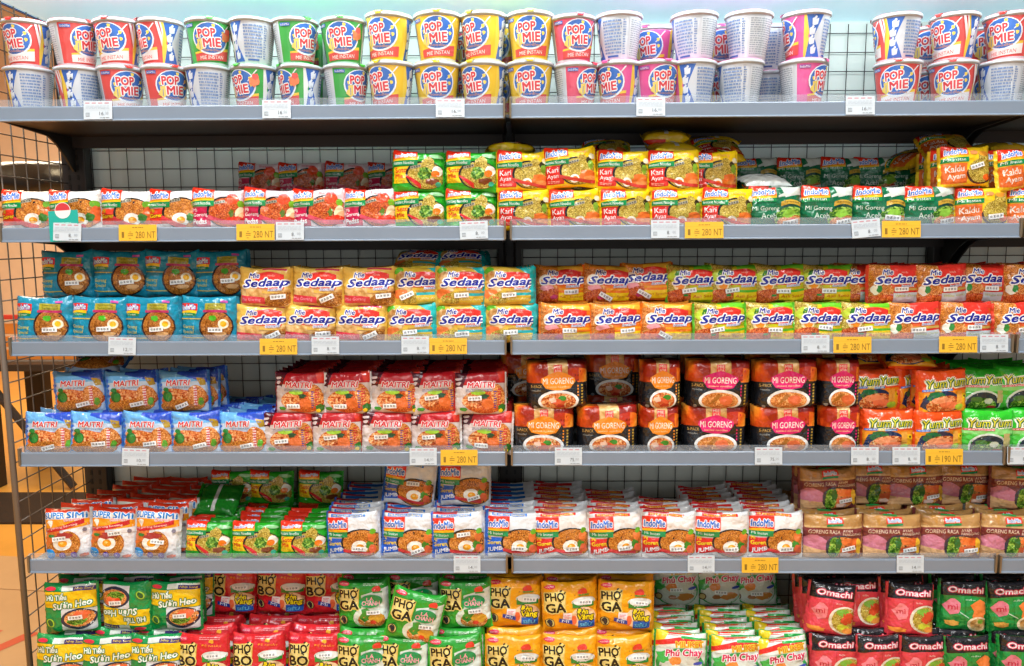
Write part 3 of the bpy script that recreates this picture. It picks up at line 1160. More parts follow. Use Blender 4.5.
def build_design(k, nvar=2):
    D = DES[k]
    D['var'] = []
    a = Art(D['W'], D['H'])
    if D['H'] >= 0:
        D['fn'](a)
    for v in range(nvar):
        sf = Surf(D['W'], D['H'], D['T'], hash_seed(k) + v, **D['kw'])
        pm = decal_mesh('pouch', a, sf, D['base'], D['back'])
        sl = [seal_mesh('end_seal', sf, sd, c) for sd, c in zip((-1, 1), D['seals'])] if D['seals'] else []
        st = [sticker_mesh('import_sticker', sf, *q) for q in D['st']] if D['st'] else []
        D['var'].append((pm, sl, st))


def hash_seed(k):
    return sum(ord(c) * (i + 1) for i, c in enumerate(k)) % 97

# ------------------------------------------------------------------ stocking the shelves
RAIL = [0.269, -0.010, -0.282, -0.556, -0.830, -1.135]      # foot of each front rail, relative to the eye
DECK = [z + 0.0255 for z in RAIL]
SHELF = ['top', 'second', 'third', 'fourth', 'fifth', 'bottom']
ORD = ['', 'first', 'second', 'third', 'fourth', 'fifth', 'sixth', 'seventh', 'eighth', 'ninth', 'tenth', 'eleventh', 'twelfth']
PROTO = {}
SINGLE, MASSED = [], []
# order numbers of the packets built singly and of those massed together
SINGLE = [0, 1, 2, 3, 4, 5, 6, 7, 12, 13, 14, 15, 16, 19, 22, 25, 28, 33, 38, 43, 48, 53, 58, 63, 68, 74, 77, 78, 79, 80, 86, 87, 88, 89, 90, 91, 95,
99, 100, 102, 103, 104, 109, 110, 111, 112, 117, 118, 119, 120, 121, 125, 129, 133, 137, 141, 145, 148, 151, 154, 157, 160, 163, 167, 171, 175, 177,
179, 181, 185, 189, 193, 197, 200, 203, 206, 209, 213, 217, 222, 225, 229, 233, 237, 241, 244, 247, 251, 258, 265, 267, 269, 270, 271, 272, 279, 286,
293, 300, 307, 314, 321, 328, 335, 342, 343, 344, 345, 346, 347, 348, 349, 350, 351, 352, 353, 354, 355, 356, 357, 358, 359, 361, 362, 363, 369, 375,
376, 381, 382, 387, 389, 395, 401, 406, 411, 413, 419, 420, 427, 428, 429, 435, 436, 443, 444, 445, 446, 447, 451, 452, 459, 460, 461, 462, 463, 464,
465, 470, 471, 478, 479, 486, 487, 488, 494, 495, 496, 497, 498, 499, 500, 501, 502, 504, 505, 506, 507, 508, 509, 510, 511, 512, 513, 514, 515, 517,
518, 519, 520, 521, 522, 523, 524, 525, 526, 527, 528, 529, 530, 535, 536, 537, 541, 542, 543, 547, 548, 553, 554, 556, 557, 559, 560, 561, 563, 568,
569, 573, 578, 579, 581, 582, 584, 585, 586, 587, 588, 589, 591, 592, 593, 595, 596, 597, 599, 600, 601, 605, 606, 609, 613, 614, 617, 618, 620, 621,
623, 624, 626, 627, 630, 631, 634, 635, 638, 641, 642, 644, 645, 647, 649, 650, 651, 652, 654, 655, 656, 657, 658, 659, 661, 662, 663, 664, 665, 666,
668, 669, 670, 671, 676, 677, 681, 686, 687, 688, 690, 692, 693, 695, 696, 700, 701, 705, 706, 708, 709]
MASSED = [23, 30, 49, 59, 64, 101, 108, 113, 114, 115, 116, 134, 135, 136, 138, 139, 140, 142, 143, 144, 146, 152, 158, 161, 162, 164, 165, 168, 169,
172, 173, 174, 176, 178, 180, 182, 183, 186, 190, 191, 194, 195, 198, 199, 201, 202, 204, 205, 208, 214, 218, 221, 223, 224, 226, 227, 228, 230, 231,
232, 234, 235, 236, 238, 239, 240, 242, 243, 245, 248, 252, 253, 254, 255, 256, 257, 259, 260, 261, 262, 263, 264, 266, 268, 273, 274, 276, 294, 301,
302, 303, 304, 305, 306, 308, 309, 310, 311, 312, 313, 315, 316, 317, 318, 319, 320, 322, 323, 324, 325, 326, 327, 329, 330, 331, 332, 333, 334, 336,
337, 338, 339, 340, 341, 364, 365, 370, 377, 383, 384, 385, 386, 390, 396, 397, 402, 403, 404, 405, 407, 408, 409, 410, 412, 414, 415, 416, 417, 418,
421, 422, 423, 424, 425, 426, 430, 431, 432, 433, 434, 437, 438, 439, 448, 449, 450, 453, 454, 455, 466, 467, 468, 469, 472, 473, 474, 475, 476, 477,
480, 481, 482, 483, 484, 485, 489, 490, 491, 492, 493, 503, 516, 531, 532, 533, 534, 538, 544, 549, 562, 564, 570, 574, 580, 583, 590, 594, 598, 602,
616, 622, 628, 632, 639, 640, 643, 648, 653, 660, 667, 672, 675, 678, 682, 683, 689, 691, 694, 697, 702, 703, 707, 710]
PUTS = [0]
REST = []


def tag(o, label=None, cat=None, group=None, kind=None):
    if label:
        o['label'] = label
    if cat:
        o['category'] = cat
    if group:
        o['group'] = group
    if kind:
        o['kind'] = kind
    return o


def link(name, me, parent=None):
    o = bpy.data.objects.new(name, me)
    COLL.objects.link(o)
    if parent:
        o.parent = parent
    return o


def packet(k, var, st, front=True):
    """one packet: an Empty at its foot with pouch, end seals and (front packets) the white sticker"""
    if k not in DES or 'var' not in DES[k]:
        build_design(k)
    key = (k, var, st if front else -1)
    if key not in PROTO:
        pm, sl, sk = DES[k]['var'][var]
        name = 'noodle_multipack' if DES[k]['T'] > 60 else 'noodle_packet'
        root = link(name, None)
        root.empty_display_size = .03
        kids = [link('pouch', pm, root)]
        for m in sl:
            kids.append(link('end_seal', m, root))
        if sk and front:
            kids.append(link('import_sticker', sk[st % len(sk)], root))
        PROTO[key] = (root, kids, [0])
        return root
    root, kids, _ = PROTO[key]
    r = root.copy()
    COLL.objects.link(r)
    for kd in kids:
        c = kd.copy()
        c.parent = r
        COLL.objects.link(c)
    return r


RN = random.Random(21)


def put(k, x, d, z, yaw=0, tilt=0, roll=0, label='', group='', front=True, var=None, st=None, flip=False, s=1.0, cat=None):
    va, sk = RN.randrange(2), RN.randrange(3)
    va, sk = va if var is None else var, sk if st is None else st
    T = DES[k]['T'] / 1000
    n = PUTS[0]
    PUTS[0] += 1
    alone = not SINGLE or n in SINGLE
    m = Matrix.Translation((x, d + T / 2, EYE + z)) @ Matrix.Rotation(R(yaw), 4, 'Z') @ Matrix.Rotation(R(-tilt), 4, 'X')
    if flip:
        h = DES[k]['H'] / 1000
        m = m @ Matrix.Translation((0, 0, h)) @ Matrix.Rotation(math.pi, 4, 'Y')
    else:
        m = m @ Matrix.Rotation(R(roll), 4, 'Y')
    if not alone:
        if n in MASSED:
            REST.append((k, va, m @ Matrix.Scale(s, 4)))
        return None
    o = packet(k, va, sk, front)
    if not SINGLE:
        o['put'] = n
    o.location, o.rotation_euler, o.scale = m.to_translation(), m.to_euler('XYZ'), (s, s, s)
    tag(o, label, cat or ('noodle multipack' if T > .06 else 'noodle packet'), group)
    return o


def row(k, sh, lev, d, xs, zoff=None, files=0, pitch=None, name=None, opt={}, tilt=4, s=1.0, fz=0, fx=None, jit=1.0):
    """packets side by side, measured centre columns xs; `files` more of each standing behind the front one"""
    D = DES[k]
    if sh in (1, 2) and s == 1.0:
        s = 1.035
    h = D['H'] / 1000 * s
    T = D['T'] / 1000
    lw = {0: 'lower', 1: 'upper'}[lev]
    name = name or (lw + ' front row')
    z = DECK[sh] + (h * .985 * lev if zoff is None else zoff)
    for i, px in enumerate(xs):
        x = xat(px, d, z + h / 2)
        o = opt.get(i, {})
        lab = f"{D['desc']}, {ORD[i + 1]} from left, {name}, {SHELF[sh]} shelf"
        if len(xs) == 1:
            lab = f"{D['desc']}, the only one, {name}, {SHELF[sh]} shelf"
        grp = f"{D['desc']}s on the {SHELF[sh]} shelf"
        put(k, x, d + o.get('dd', 0) + RN.uniform(0, .003), z + o.get('dz', 0), o.get('yaw', RN.uniform(-6, 6) * jit), o.get('tilt', tilt + RN.uniform(-1, 2)), o.get('roll', RN.uniform(-2.6, 2.6) * jit),
            lab, grp, True, o.get('var'), o.get('st'), o.get('flip', False), s)
        nf = o.get('files', files)
        for q in range(nf):
            p = pitch or T * .98
            dd = d + (q + 1) * p + .004
            if dd + T > .335:
                break
            xx = x + (fx or 0) * (q + 1) + RN.uniform(-.006, .006)
            lab = f"{D['desc']}, {ORD[q + 1]} behind {ORD[i + 1]} one, {name}, {SHELF[sh]} shelf"
            put(k, xx, dd, z + fz * (q + 1), RN.uniform(-3, 3), tilt + RN.uniform(-2, 3), RN.uniform(-2, 2), lab, grp, False, s=s)


def lay(k, px, d, z, yaw, label, face_up=True, pitchdeg=0, front=False, sh=1, roll=0):
    """a packet lying flat; z = height of what it lies on"""
    D = DES[k]
    x = xat(px, d, z)
    o = packet(k, RN.randrange(2), 0, front)
    if 'put' in o.keys():
        del o['put']
    T = D['T'] / 1000
    h = D['H'] / 1000
    # local -Y (print) turned up or down
    a = -90 if face_up else 90
    m = Matrix.Translation((x, d + h / 2, EYE + z + T / 2)) @ Matrix.Rotation(R(yaw), 4, 'Z') @ Matrix.Rotation(R(pitchdeg), 4, 'X') @ Matrix.Rotation(R(roll), 4, 'Y') @ Matrix.Rotation(R(a), 4, 'X') @ Matrix.Translation((0, 0, -h / 2))
    o.location, o.rotation_euler = m.to_translation(), m.to_euler('XYZ')
    tag(o, label, 'noodle packet', f"{D['desc']}s on the {SHELF[sh]} shelf")
    return o


F = .013
# --- second shelf
row('goreng', 1, 0, F, [23.5, 71, 123, 171], s=1.08, opt={3: {'yaw': 3}})
row('pedas', 1, 0, F, [215.5, 267, 317, 369], s=1.08)
row('pedas', 1, 0, .27, [257, 300, 345, 389], name='lower back row', tilt=2)
row('pedas', 1, 1, .27, [257, 300, 345, 389], name='upper back row', tilt=2)
row('soto', 1, 0, F, [419, 470.5], files=2, tilt=2)
row('soto', 1, 1, F + .004, [417, 470.5], files=2, tilt=2)
row('kari', 1, 0, F, [523, 576, 627, 677.5, 728], files=4, tilt=2)
row('kari', 1, 1, F + .004, [522, 571, 623, 675, 718], files=4, tilt=2, opt={1: {'dz': .008, 'roll': -3}, 4: {'dd': .05, 'files': 3}})
row('aceh', 1, 0, F, [777, 829.5, 882, 934], tilt=3, s=1.08)
row('aceh', 1, 0, .2, [757, 802, 845, 880, 907], name='lower back row', tilt=2)
row('aceh', 1, 1, .2, [757, 802, 845, 880, 907], name='upper back row', tilt=2)
row('kuah', 1, 0, F, [986, 1037], files=3, tilt=2, opt={1: {'yaw': -6}})
row('kuah', 1, 1, F + .004, [970, 1026], files=3, tilt=3, opt={0: {'roll': -2, 'dz': .006}, 1: {'yaw': 14, 'roll': -5}})
row('kuah', 1, 0, .12, [938], name='lower middle row', tilt=2)
row('kuah', 1, 1, .12, [938], name='upper middle row', tilt=2, opt={0: {'yaw': 50}})
z2 = DECK[1] + .178
lay('kari', 509, .08, z2, 6, 'yellow curry noodle packet lying flat above the first upper yellow packet, second shelf')
lay('kari', 608, .14, z2, -4, 'yellow curry noodle packet lying flat and dark behind the third upper yellow packet', True, 34)
lay('kari', 676, .075, z2, 5, 'yellow noodle packet lying with its plain back up above the fourth upper packet', False, 12)
lay('kari', 668, .13, z2 + .036, -5, 'topmost yellow noodle packet of the pile, plain back showing its seal', False, 12)
lay('kari', 722, .12, z2, 8, 'yellow curry noodle packet lying flat at the right end of the pile', True, 34)
lay('kari', 715, .21, z2 + .03, 8, 'yellow noodle packet lying at the back of the pile near the wire', False, 6)
lay('aceh', 768, .055, DECK[1] + .095, 3, 'dark green noodle packet lying flat, pale back up, on the front row', False, 14)
lay('kuah', 955, .10, z2 + .004, -6, 'yellow broth noodle packet lying flat on top of the upper yellow pair', True, 34)
lay('kuah', 917, .16, z2 - .02, 24, 'yellow broth noodle packet sliding down the left of the yellow pile', True, 2, roll=-22)
lay('kuah', 1008, .15, z2 + .002, 8, 'yellow broth noodle packet lying flat furthest right on the second shelf', False, 6)

# --- third shelf
row('teal', 2, 0, F, [39, 94, 149, 206], tilt=4)
row('teal', 2, 0, .12, [66, 120, 170, 222], name='lower second row', tilt=3)
row('teal', 2, 1, .085, [64, 117.5, 168, 219], tilt=3, opt={0: {'yaw': -4}})
row('tan', 2, 0, F, [259, 307, 358], files=3)
row('tan', 2, 1, F + .006, [263, 315, 368], files=3, tilt=3)
row('bouillon', 2, 0, F, [411, 460.5, 510.5], files=2)
row('bouillon', 2, 1, F + .006, [418, 461, 509], files=2, tilt=3, opt={0: {'dd': .012}})
z3 = DECK[2] + .172
lay('bouillon', 416, .06, z3, -8, 'teal-edged soup noodle packet lying flat above the first upper teal-edged packet', True, 34, sh=2)
lay('bouillon', 460, .06, z3, 6, 'teal-edged soup noodle packet lying flat above the second upper teal-edged packet', True, 34, sh=2)
lay('bouillon', 424, .2, z3, -4, 'dim teal-edged soup noodle packet lying behind the flat pair, third shelf', True, 30, sh=2)
lay('bouillon', 466, .2, z3, 5, 'dim teal-edged soup noodle packet behind the flat pair, beside the upright', True, 30, sh=2)
row('prawn', 2, 0, F, [566, 617.5, 668], files=3)
row('prawn', 2, 1, .09, [561, 608, 648], tilt=3, opt={2: {'dz': .006}}, files=1)
row('lime', 2, 0, F, [722, 774, 822, 870], files=3)
row('lime', 2, 1, .075, [694, 737, 783, 829], tilt=3, files=2)
row('crab', 2, 0, F, [918, 970, 1024], files=3)
row('crab', 2, 1, .045, [873, 897, 946, 992, 1036], tilt=3, files=3, opt={0: {'dd': .05}, 3: {'dd': .02}})

# --- fourth shelf
row('citrus', 3, 0, F, [46, 91, 144, 193, 241], files=6, fx=.012, opt={0: {'files': 2}, 1: {'files': 2}, 2: {'files': 3}})
row('citrus', 3, 1, .05, [76, 129, 181], files=1, fx=.008, tilt=3, opt={2: {'files': 2}})
lay('citrus', 92, .1, DECK[3] + .192, 5, 'blue and white noodle packet lying flat on top of the upper lime packets', True, 16, sh=3)
row('rouge', 3, 0, F, [287, 336, 385, 435, 486], files=6)
row('rouge', 3, 1, F + .01, [298, 345, 394, 437, 480], files=6, tilt=3, opt={4: {'dd': -.012}})
row('orangebox', 3, 0, F, [543.5, 609], tilt=2, jit=.5)
row('orangebox', 3, 0, .15, [545, 612], tilt=2, name='lower back row', jit=.5)
row('orangebox', 3, 1, F, [558], tilt=1, jit=.5)
row('orangebox', 3, 1, .15, [530, 614], tilt=1, name='upper back row', jit=.5)
row('orangebox_s', 3, 0, F, [661], tilt=2, jit=.5)
row('orangebox_s', 3, 1, F, [662.5], tilt=1, jit=.5)
row('pinkbox', 3, 0, F, [717, 787.5], tilt=2, jit=.5, files=1)
row('pinkbox', 3, 1, F, [720.5, 789.5], tilt=1, jit=.5, files=1)
row('pinkbox_s', 3, 0, F, [843], tilt=2, jit=.5, files=1)
row('pinkbox_s', 3, 1, F, [843], tilt=1, jit=.5, files=1)
row('shrimp', 3, 0, F, [891.5, 943], files=5)
row('shrimp', 3, 1, F + .006, [884, 947], files=5, tilt=3, opt={0: {'dd': .03, 'yaw': 8}})
row('shrimp', 3, 1, .09, [913], name='upper middle row', opt={0: {'yaw': 45}})
row('shrimp', 3, 0, .09, [916], name='lower middle row')
lay('shrimp', 875, .12, DECK[3] + .2, 6, 'orange shrimp noodle packet lying flat beside the slim pink-badged multipack', True, 16, sh=3)
lay('shrimp', 914, .06, DECK[3] + .203, -4, 'orange shrimp noodle packet lying flat above the upper orange pair', True, 16, sh=3)
row('greencurry', 3, 0, F, [991, 1040], files=5)
row('greencurry', 3, 1, .055, [985, 1028], files=4, tilt=3, opt={1: {'roll': -5, 'dz': .006}})

# --- fifth shelf
row('bawang', 4, 0, F, [64, 107, 152], files=7, fx=.013, tilt=6, pitch=.036)
row('soto', 4, 0, F, [204, 252, 301], files=7, tilt=8, s=1.0)
row('soto', 4, 1, .17, [268, 318, 230], tilt=3, name='upper back row', s=1.0)
lay('soto', 213, .09, DECK[4] + .098, -6, 'green noodle packet lying with its plain back up over the green files', False, 40, sh=4)
row('bluejumbo', 4, 0, F, [352, 406, 458, 511], files=7, tilt=5)
row('bluejumbo', 4, 1, .085, [405, 463], tilt=3, opt={0: {'roll': 7, 'yaw': -6}})
row('redjumbo', 4, 0, F, [563, 617.5, 670, 723, 778], files=7, tilt=5, opt={1: {'files': 5}, 2: {'files': 3}, 3: {'files': 6}})
row('roast', 4, 0, F, [836, 896, 956, 1015], files=5, tilt=4)
row('roast', 4, 1, .075, [832, 880, 926, 976, 1026], tilt=2, files=1, opt={1: {'dd': .05}, 2: {'dd': .03}, 3: {'dd': .04}})

# --- bottom shelf (its deck reaches further out)
G = -.05
row('rib', 5, 0, G, [56, 103, 151], files=4, tilt=6, pitch=.04)
row('rib', 5, 1, .0, [69, 122, 172], tilt=5, opt={1: {'flip': True, 'tilt': 3}, 0: {'dd': -.01}}, files=2)
row('beefpho', 5, 0, G, [199, 255, 311], files=3, tilt=10, pitch=.045)
row('beefpho', 5, 1, .09, [227, 278, 328], tilt=3)
row('beefpho', 5, 0, .13, [230, 282, 330], tilt=3, name='lower back row')
row('herbpho', 5, 0, G, [361, 400, 456], files=3, tilt=8)
row('herbpho', 5, 1, .01, [363, 411, 466], tilt=6, opt={1: {'roll': 14, 'yaw': 4, 'dd': -.045, 'dz': -.01}}, files=2)
row('goldpho', 5, 0, G, [513, 570, 626], files=3, tilt=6)
row('goldpho', 5, 1, .0, [515, 572, 627], tilt=5, files=2, opt={0: {'dd': .02}})
row('veg', 5, 0, G, [681, 739, 789], files=6, tilt=9, opt={0: {'dz': .015}, 2: {'roll': -5}})
row('veg', 5, 1, .15, [678, 722, 757], tilt=5)
row('tomato', 5, 0, G, [838, 883, 927], files=4, tilt=6)
row('tomato', 5, 1, -.02, [832, 871, 914], tilt=8, files=2, opt={0: {'roll': 6, 'yaw': -6}, 1: {'dd': .05}})
row('jade', 5, 0, G, [973, 1029], files=4, tilt=6)
row('jade', 5, 1, .0, [967, 1017], tilt=5, files=2, opt={1: {'roll': -4}})


# the packets of which only slivers show between and behind the others, as one mass
def rest_mesh():
    lite, vs, fs, mi, mats = {}, [], [], [], []
    for k, va, m in REST:
        if k not in lite:
            D = DES[k]
            a = Art(D['W'], D['H'])
            D['fn'](a)
            a.L = [l for l in a.L if len(l[1]) < 12]
            sf = Surf(D['W'], D['H'], D['T'], hash_seed(k), **{**D['kw'], 'nx': 12, 'ny': 14})
            lite[k] = decal_mesh('lite', a, sf, D['base'], D['back'])
        me = lite[k]
        o = len(vs)
        vs += [tuple(m @ v.co) for v in me.vertices]
        idx = []
        for q in me.materials:
            if q not in mats:
                mats.append(q)
            idx.append(mats.index(q))
        for p in me.polygons:
            fs.append(tuple(o + i for i in p.vertices))
            mi.append(idx[p.material_index])
    me = make_mesh('noodle_packets_behind', vs, fs, mi, mats)
    ob = link('noodle_packets_behind', me)
    tag(ob, 'noodle packets filed deep behind the front rows, only slivers of them showing', 'noodle packets', None, 'stuff')


if REST:
    rest_mesh()

# ------------------------------------------------------------------ noodle cups on the top shelf
CUPH, CUPT, CUPB = 104.0, 52.0, 39.0
CUPC = {'red': 'e03a34', 'green': '2f9e34', 'yellow': 'eebb18', 'rose': 'e0405c', 'pink': 'e2468e'}
CUPD = {'red': 'red', 'green': 'green', 'yellow': 'yellow', 'rose': 'rose red', 'pink': 'pink'}


def cup_art(c):
    """unrolled wall, x in degrees (0 = middle of the badge), y in mm"""
    a = Art(360, CUPH)
    col = CUPC[c]
    a.r(-180, -2, 180, 110, 'ccd2d8')
    a.r(-80, 6, 88, 95, col)
    a.p([(70, 6), (96, 6), (82, 50), (94, 95), (70, 95)], 'f0c830' if c != 'green' else 'e8ece8')
    a.p([(76, 6), (122, 6), (98, 50), (120, 95), (76, 95), (86, 50)], '2355b8')
    rd = random.Random(4)
    for k in range(4):
        y = 20 + k * 20
        x = 92 + (6 if k in (0, 3) else 0)
        a.p([(x - 7, y - 7), (x - 2, y - 8), (x - 1, y + 2), (x + 7, y - 6), (x + 9, y + 7), (x + 2, y + 5), (x - 2, y + 9), (x - 8, y + 6)], 'dfe8f4')
        a.e(x + 1, y + 9, 3, 3, 'dfe8f4')
    a.lines(124, 16, 176, 90, '6a86b8', 11, 5, .55)
    a.lines(-180, 14, -172, 90, '6a86b8', 15, 6, .5)
    a.r(132, 8, 168, 12, '2a4ea0')
    a.r(-162, 8, -88, 92, 'c9ced2')
    a.lines(-158, 12, -92, 90, '8a929a', 17, 8, .55)
    a.r(-125, 10, -123.5, 90, '9aa2a8')
    a.r(-74, 84, -46, 91, '8a3a9a' if c == 'pink' else '2a58b8')
    a.t('IndoMie', -72, -48, 85, 90, 'f0e4e8')
    # badge
    a.w(-50, 56, lambda t: 8 + 4 * t, lambda t: 28 + 12 * t, 'd83a34' if c != 'red' else 'f0e4e0')
    a.w(-50, 56, lambda t: 24 + 10 * t, lambda t: 28 + 12 * t, 'f0c028')
    a.t('MIE INSTAN', -34, 38, 13, 21, 'f4e8e4' if c != 'red' else 'd83a34', None, 0, .03, .1, 3)
    a.e(0, 58, 50, 36, 'e8eef4')
    a.e(0, 59, 46, 33, '1f56b4')
    a.b(-26, 44, 16, 12, 'ecca50', 5, 14, .5)
    a.p([(26, 66), (29, 66), (54, 92), (50, 92)], 'e4e8ec')
    for x, y in ((34, 72), (36, 58), (-36, 62), (8, 86)):
        a.b(x, y, 5, 4, 'f0d040', 3, 10, .6)
    a.t('POP', -32, 12, 61, 79, 'd8262c', 'f2f0ee', .09, .08, 0, 4)
    a.t('MIE', -20, 27, 40, 58, 'd8262c', 'f2f0ee', .09, .08, 0, 4)
    a.t('noodles', -20, 28, 30, 36, 'd88a2a')
    if c == 'green':
        a.b(44, 66, 13, 12, 'e8703a', 6, 12, .5)
        a.b(48, 76, 10, 8, 'e8483a', 7, 12, .5)
    if c == 'red':
        a.p([(56, 95), (62, 95), (72, 60), (70, 40)], 'e8d8d8')
        a.p([(66, 95), (69, 95), (74, 75), (73, 60)], 'e8d8d8')
    return a


def lathe(prof, n=40):
    vs, fs = [], []
    for r, z in prof:
        for k in range(n):
            t = 2 * math.pi * k / n
            vs.append((r * math.cos(t), r * math.sin(t), z))
    for j in range(len(prof) - 1):
        for k in range(n):
            fs.append((j * n + k, j * n + (k + 1) % n, (j + 1) * n + (k + 1) % n, (j + 1) * n + k))
    return vs, fs


CUP = {}


def cup_meshes(c):
    if c in CUP:
        return CUP[c]
    a = cup_art(c)
    # the shrink film over the cups greys their print
    def haze(c):
        if c in FOODS:
            return c
        return ''.join('%02x' % round(int(c[i:i + 2], 16) * .8 + int('b4c0cc'[i:i + 2], 16) * .2) for i in (0, 2, 4))
    a.L = [(vs, fs, haze(m)) for vs, fs, m in a.L]
    # shift so that x in -180..180 -> 0..360
    a.L = [([(v[0] + 180, v[1]) for v in vs], fs, m) for vs, fs, m in a.L]
    bm, names = art_bmesh(a, 0, 360, 0, 98, [i * 8 for i in range(46)], [])
    dv, df, dm = bm_lists(bm)
    bm.free()
    prof = [(0.0, .002), (.034, .002), (.0375, 0), (CUPB / 1000, .004), (.0515, .099), (.0505, .100)]
    vs, fs = lathe(prof, 45)
    mi = [0] * len(fs)
    ns = []
    for v in vs:
        l = math.hypot(v[0], v[1]) or 1
        ns.append((v[0] / l, v[1] / l, -.13) if v[2] > .003 else (0, 0, -1))
    o = len(vs)
    for x, y, l in dv:
        z = y / 1000
        r = (CUPB + (51.5 - CUPB) * (y - 4) / 95) / 1000 + .0003 + .00007 * l
        t = R(x - 180) - math.pi / 2
        vs.append((r * math.cos(t), r * math.sin(t), z))
        ns.append((math.cos(t), math.sin(t), -.13))
    fs = fs + [tuple(o + i for i in f) for f in df]
    mi = mi + [1 + m for m in dm]
    body = make_mesh('cup_body', vs, fs, mi, [film('ccd2d8', True)] + [film(k, True) for k in names], ns)
    vs, fs = lathe([(.0515, .0965), (.0545, .0970), (.0552, .0990), (.0548, .1035), (.0530, .1045), (.0500, .1040)], 45)
    rim = make_mesh('rim', vs, fs, [0] * len(fs), [film('b8c0c6', True)])
    vs, fs = lathe([(.0530, .1042), (.0528, .1052), (.030, .1056), (.0, .1058)], 45)
    # pull tab folded over the rim
    o = len(vs)
    for k in range(5):
        y = -.050 - (.0065 * min(k, 2) / 2)
        z = .1056 - .006 * max(0, k - 2) / 2
        for dx in (-.012 + .0015 * k, .012 - .0015 * k):
            vs.append((dx, y - .0004, z))
        if k:
            b = o + 2 * k
            fs.append((b - 2, b, b + 1, b - 1))
    lid = make_mesh('lid', vs, fs, [0] * len(fs), [M({'yellow': 'dcc83a', 'red': 'd8403c', 'green': '3fa838', 'rose': 'd8485a', 'pink': 'd85a92'}[c])])
    CUP[c] = [('cup_body', body), ('rim', rim), ('lid', lid), None]
    return CUP[c]


def cup(c, px, d, lev, rot, label, lean=0):
    C4 = cup_meshes(c)
    if C4[3] is None:
        root = link('noodle_cup', None)
        kids = [link(n, m, root) for n, m in C4[:3]]
        C4[3] = (root, kids)
    else:
        root0, kids0 = C4[3]
        root = root0.copy()
        COLL.objects.link(root)
        for kd in kids0:
            q = kd.copy()
            q.parent = root
            COLL.objects.link(q)
    k = {'yellow': 1.045, 'pink': 1.03, 'rose': 1.0}.get(c, 1.0)
    z = DECK[0] + lev * .1055 * k
    x = xat(px, d + .055, z + .1)
    face = math.atan2(x - CAM_X, d + CAM_D)
    root.location = (x, d + .055, EYE + z)
    root.rotation_euler = (0, R(lean), R(rot) - face)
    root.scale = (k, k, k)
    tag(root, label, 'noodle cup', 'instant noodle cups on the top shelf')


FACE = lambda r: ('badge facing out' if abs(r) <= 20 else 'badge turned left' if -62 < r < 0 else 'badge turned right' if 0 < r < 66 else
                  'blue stripe showing' if -130 < r < 0 else 'ingredient text showing')
UPP = [('red', 27, -42), ('red', 74, 38), ('red', 118, -30), ('red', 160, -68), ('green', 209, 2), ('green', 252, -150), ('green', 295, 32), ('green', 343.5, -6),
       ('yellow', 388, -26), ('yellow', 438, -3), ('yellow', 484, -36), ('yellow', 530, 0), ('rose', 573, 18), ('pink', 619, -168), ('pink', 695, -180), ('pink', 748, -196),
       ('pink', 806, -74), ('red', 897, -100), ('red', 955, -36), ('red', 1010, -14)]
LOW = [('red', 29, -148), ('red', 79, -122), ('red', 121, 18), ('red', 165, 22), ('green', 208, -150), ('green', 254, -46), ('green', 300, -62), ('green', 346, 42),
       ('yellow', 391, -36), ('yellow', 437, -2), ('yellow', 483, -32), ('yellow', 530, 0), ('rose', 576, 52), ('pink', 619, -34), ('pink', 656, 30), ('pink', 693, -112),
       ('pink', 740, -170), ('pink', 803, 66), ('red', 898, 2), ('red', 953, 0), ('red', 1003, -150)]
BACK = [('green', 319, -60), ('rose', 463, 20), ('yellow', 507, -40), ('pink', 655, -26), ('pink', 720, 10), ('pink', 768, -150), ('red', 926, 10), ('red', 984, 24)]
for nm, lst, lev, d in (('upper front row', UPP, 1, .008), ('lower front row', LOW, 0, .008), ('upper back row', BACK, 1, .135), ('lower back row', BACK, 0, .135)):
    cnt, seen = {}, {}
    for c, px, rot in lst:
        cnt[(c, FACE(rot))] = cnt.get((c, FACE(rot)), 0) + 1
    for c, px, rot in lst:
        kk = (c, FACE(rot))
        seen[kk] = seen.get(kk, 0) + 1
        lab = f"{CUPD[c]} instant noodle cup, {FACE(rot)}, {nm}"
        if cnt[kk] > 1:
            lab = f"{CUPD[c]} noodle cup, {FACE(rot)}, {ORD[seen[kk]]} such from the left, {nm}"
        cup(c, px, d + RN.uniform(-.003, .004) if d < .1 else d, lev, rot, lab + ', top shelf', RN.uniform(-1.5, 1.5) * lev)

# ------------------------------------------------------------------ shelving
def boxes(lst):
    vs, fs = [], []
    for x0, y0, z0, x1, y1, z1 in lst:
        o = len(vs)
        vs += [(x0, y0, z0), (x1, y0, z0), (x1, y1, z0), (x0, y1, z0), (x0, y0, z1), (x1, y0, z1), (x1, y1, z1), (x0, y1, z1)]
        fs += [tuple(o + i for i in f) for f in ((0, 3, 2, 1), (4, 5, 6, 7), (0, 1, 5, 4), (1, 2, 6, 5), (2, 3, 7, 6), (3, 0, 4, 7))]
    return vs, fs


def tubes(segs, r=.0012, n=6):
    vs, fs = [], []
    for a, b in segs:
        a, b = Vector(a), Vector(b)
        d = (b - a).normalized()
        u = d.orthogonal().normalized()
        w = d.cross(u)
        o = len(vs)
        for p in (a, b):
            for k in range(n):
                t = 2 * math.pi * k / n
                vs.append(tuple(p + (u * math.cos(t) + w * math.sin(t)) * r))
        for k in range(n):
            fs.append((o + k, o + (k + 1) % n, o + n + (k + 1) % n, o + n + k))
        fs.append(tuple(o + k for k in reversed(range(n))))
        fs.append(tuple(o + n + k for k in range(n)))
    return vs, fs


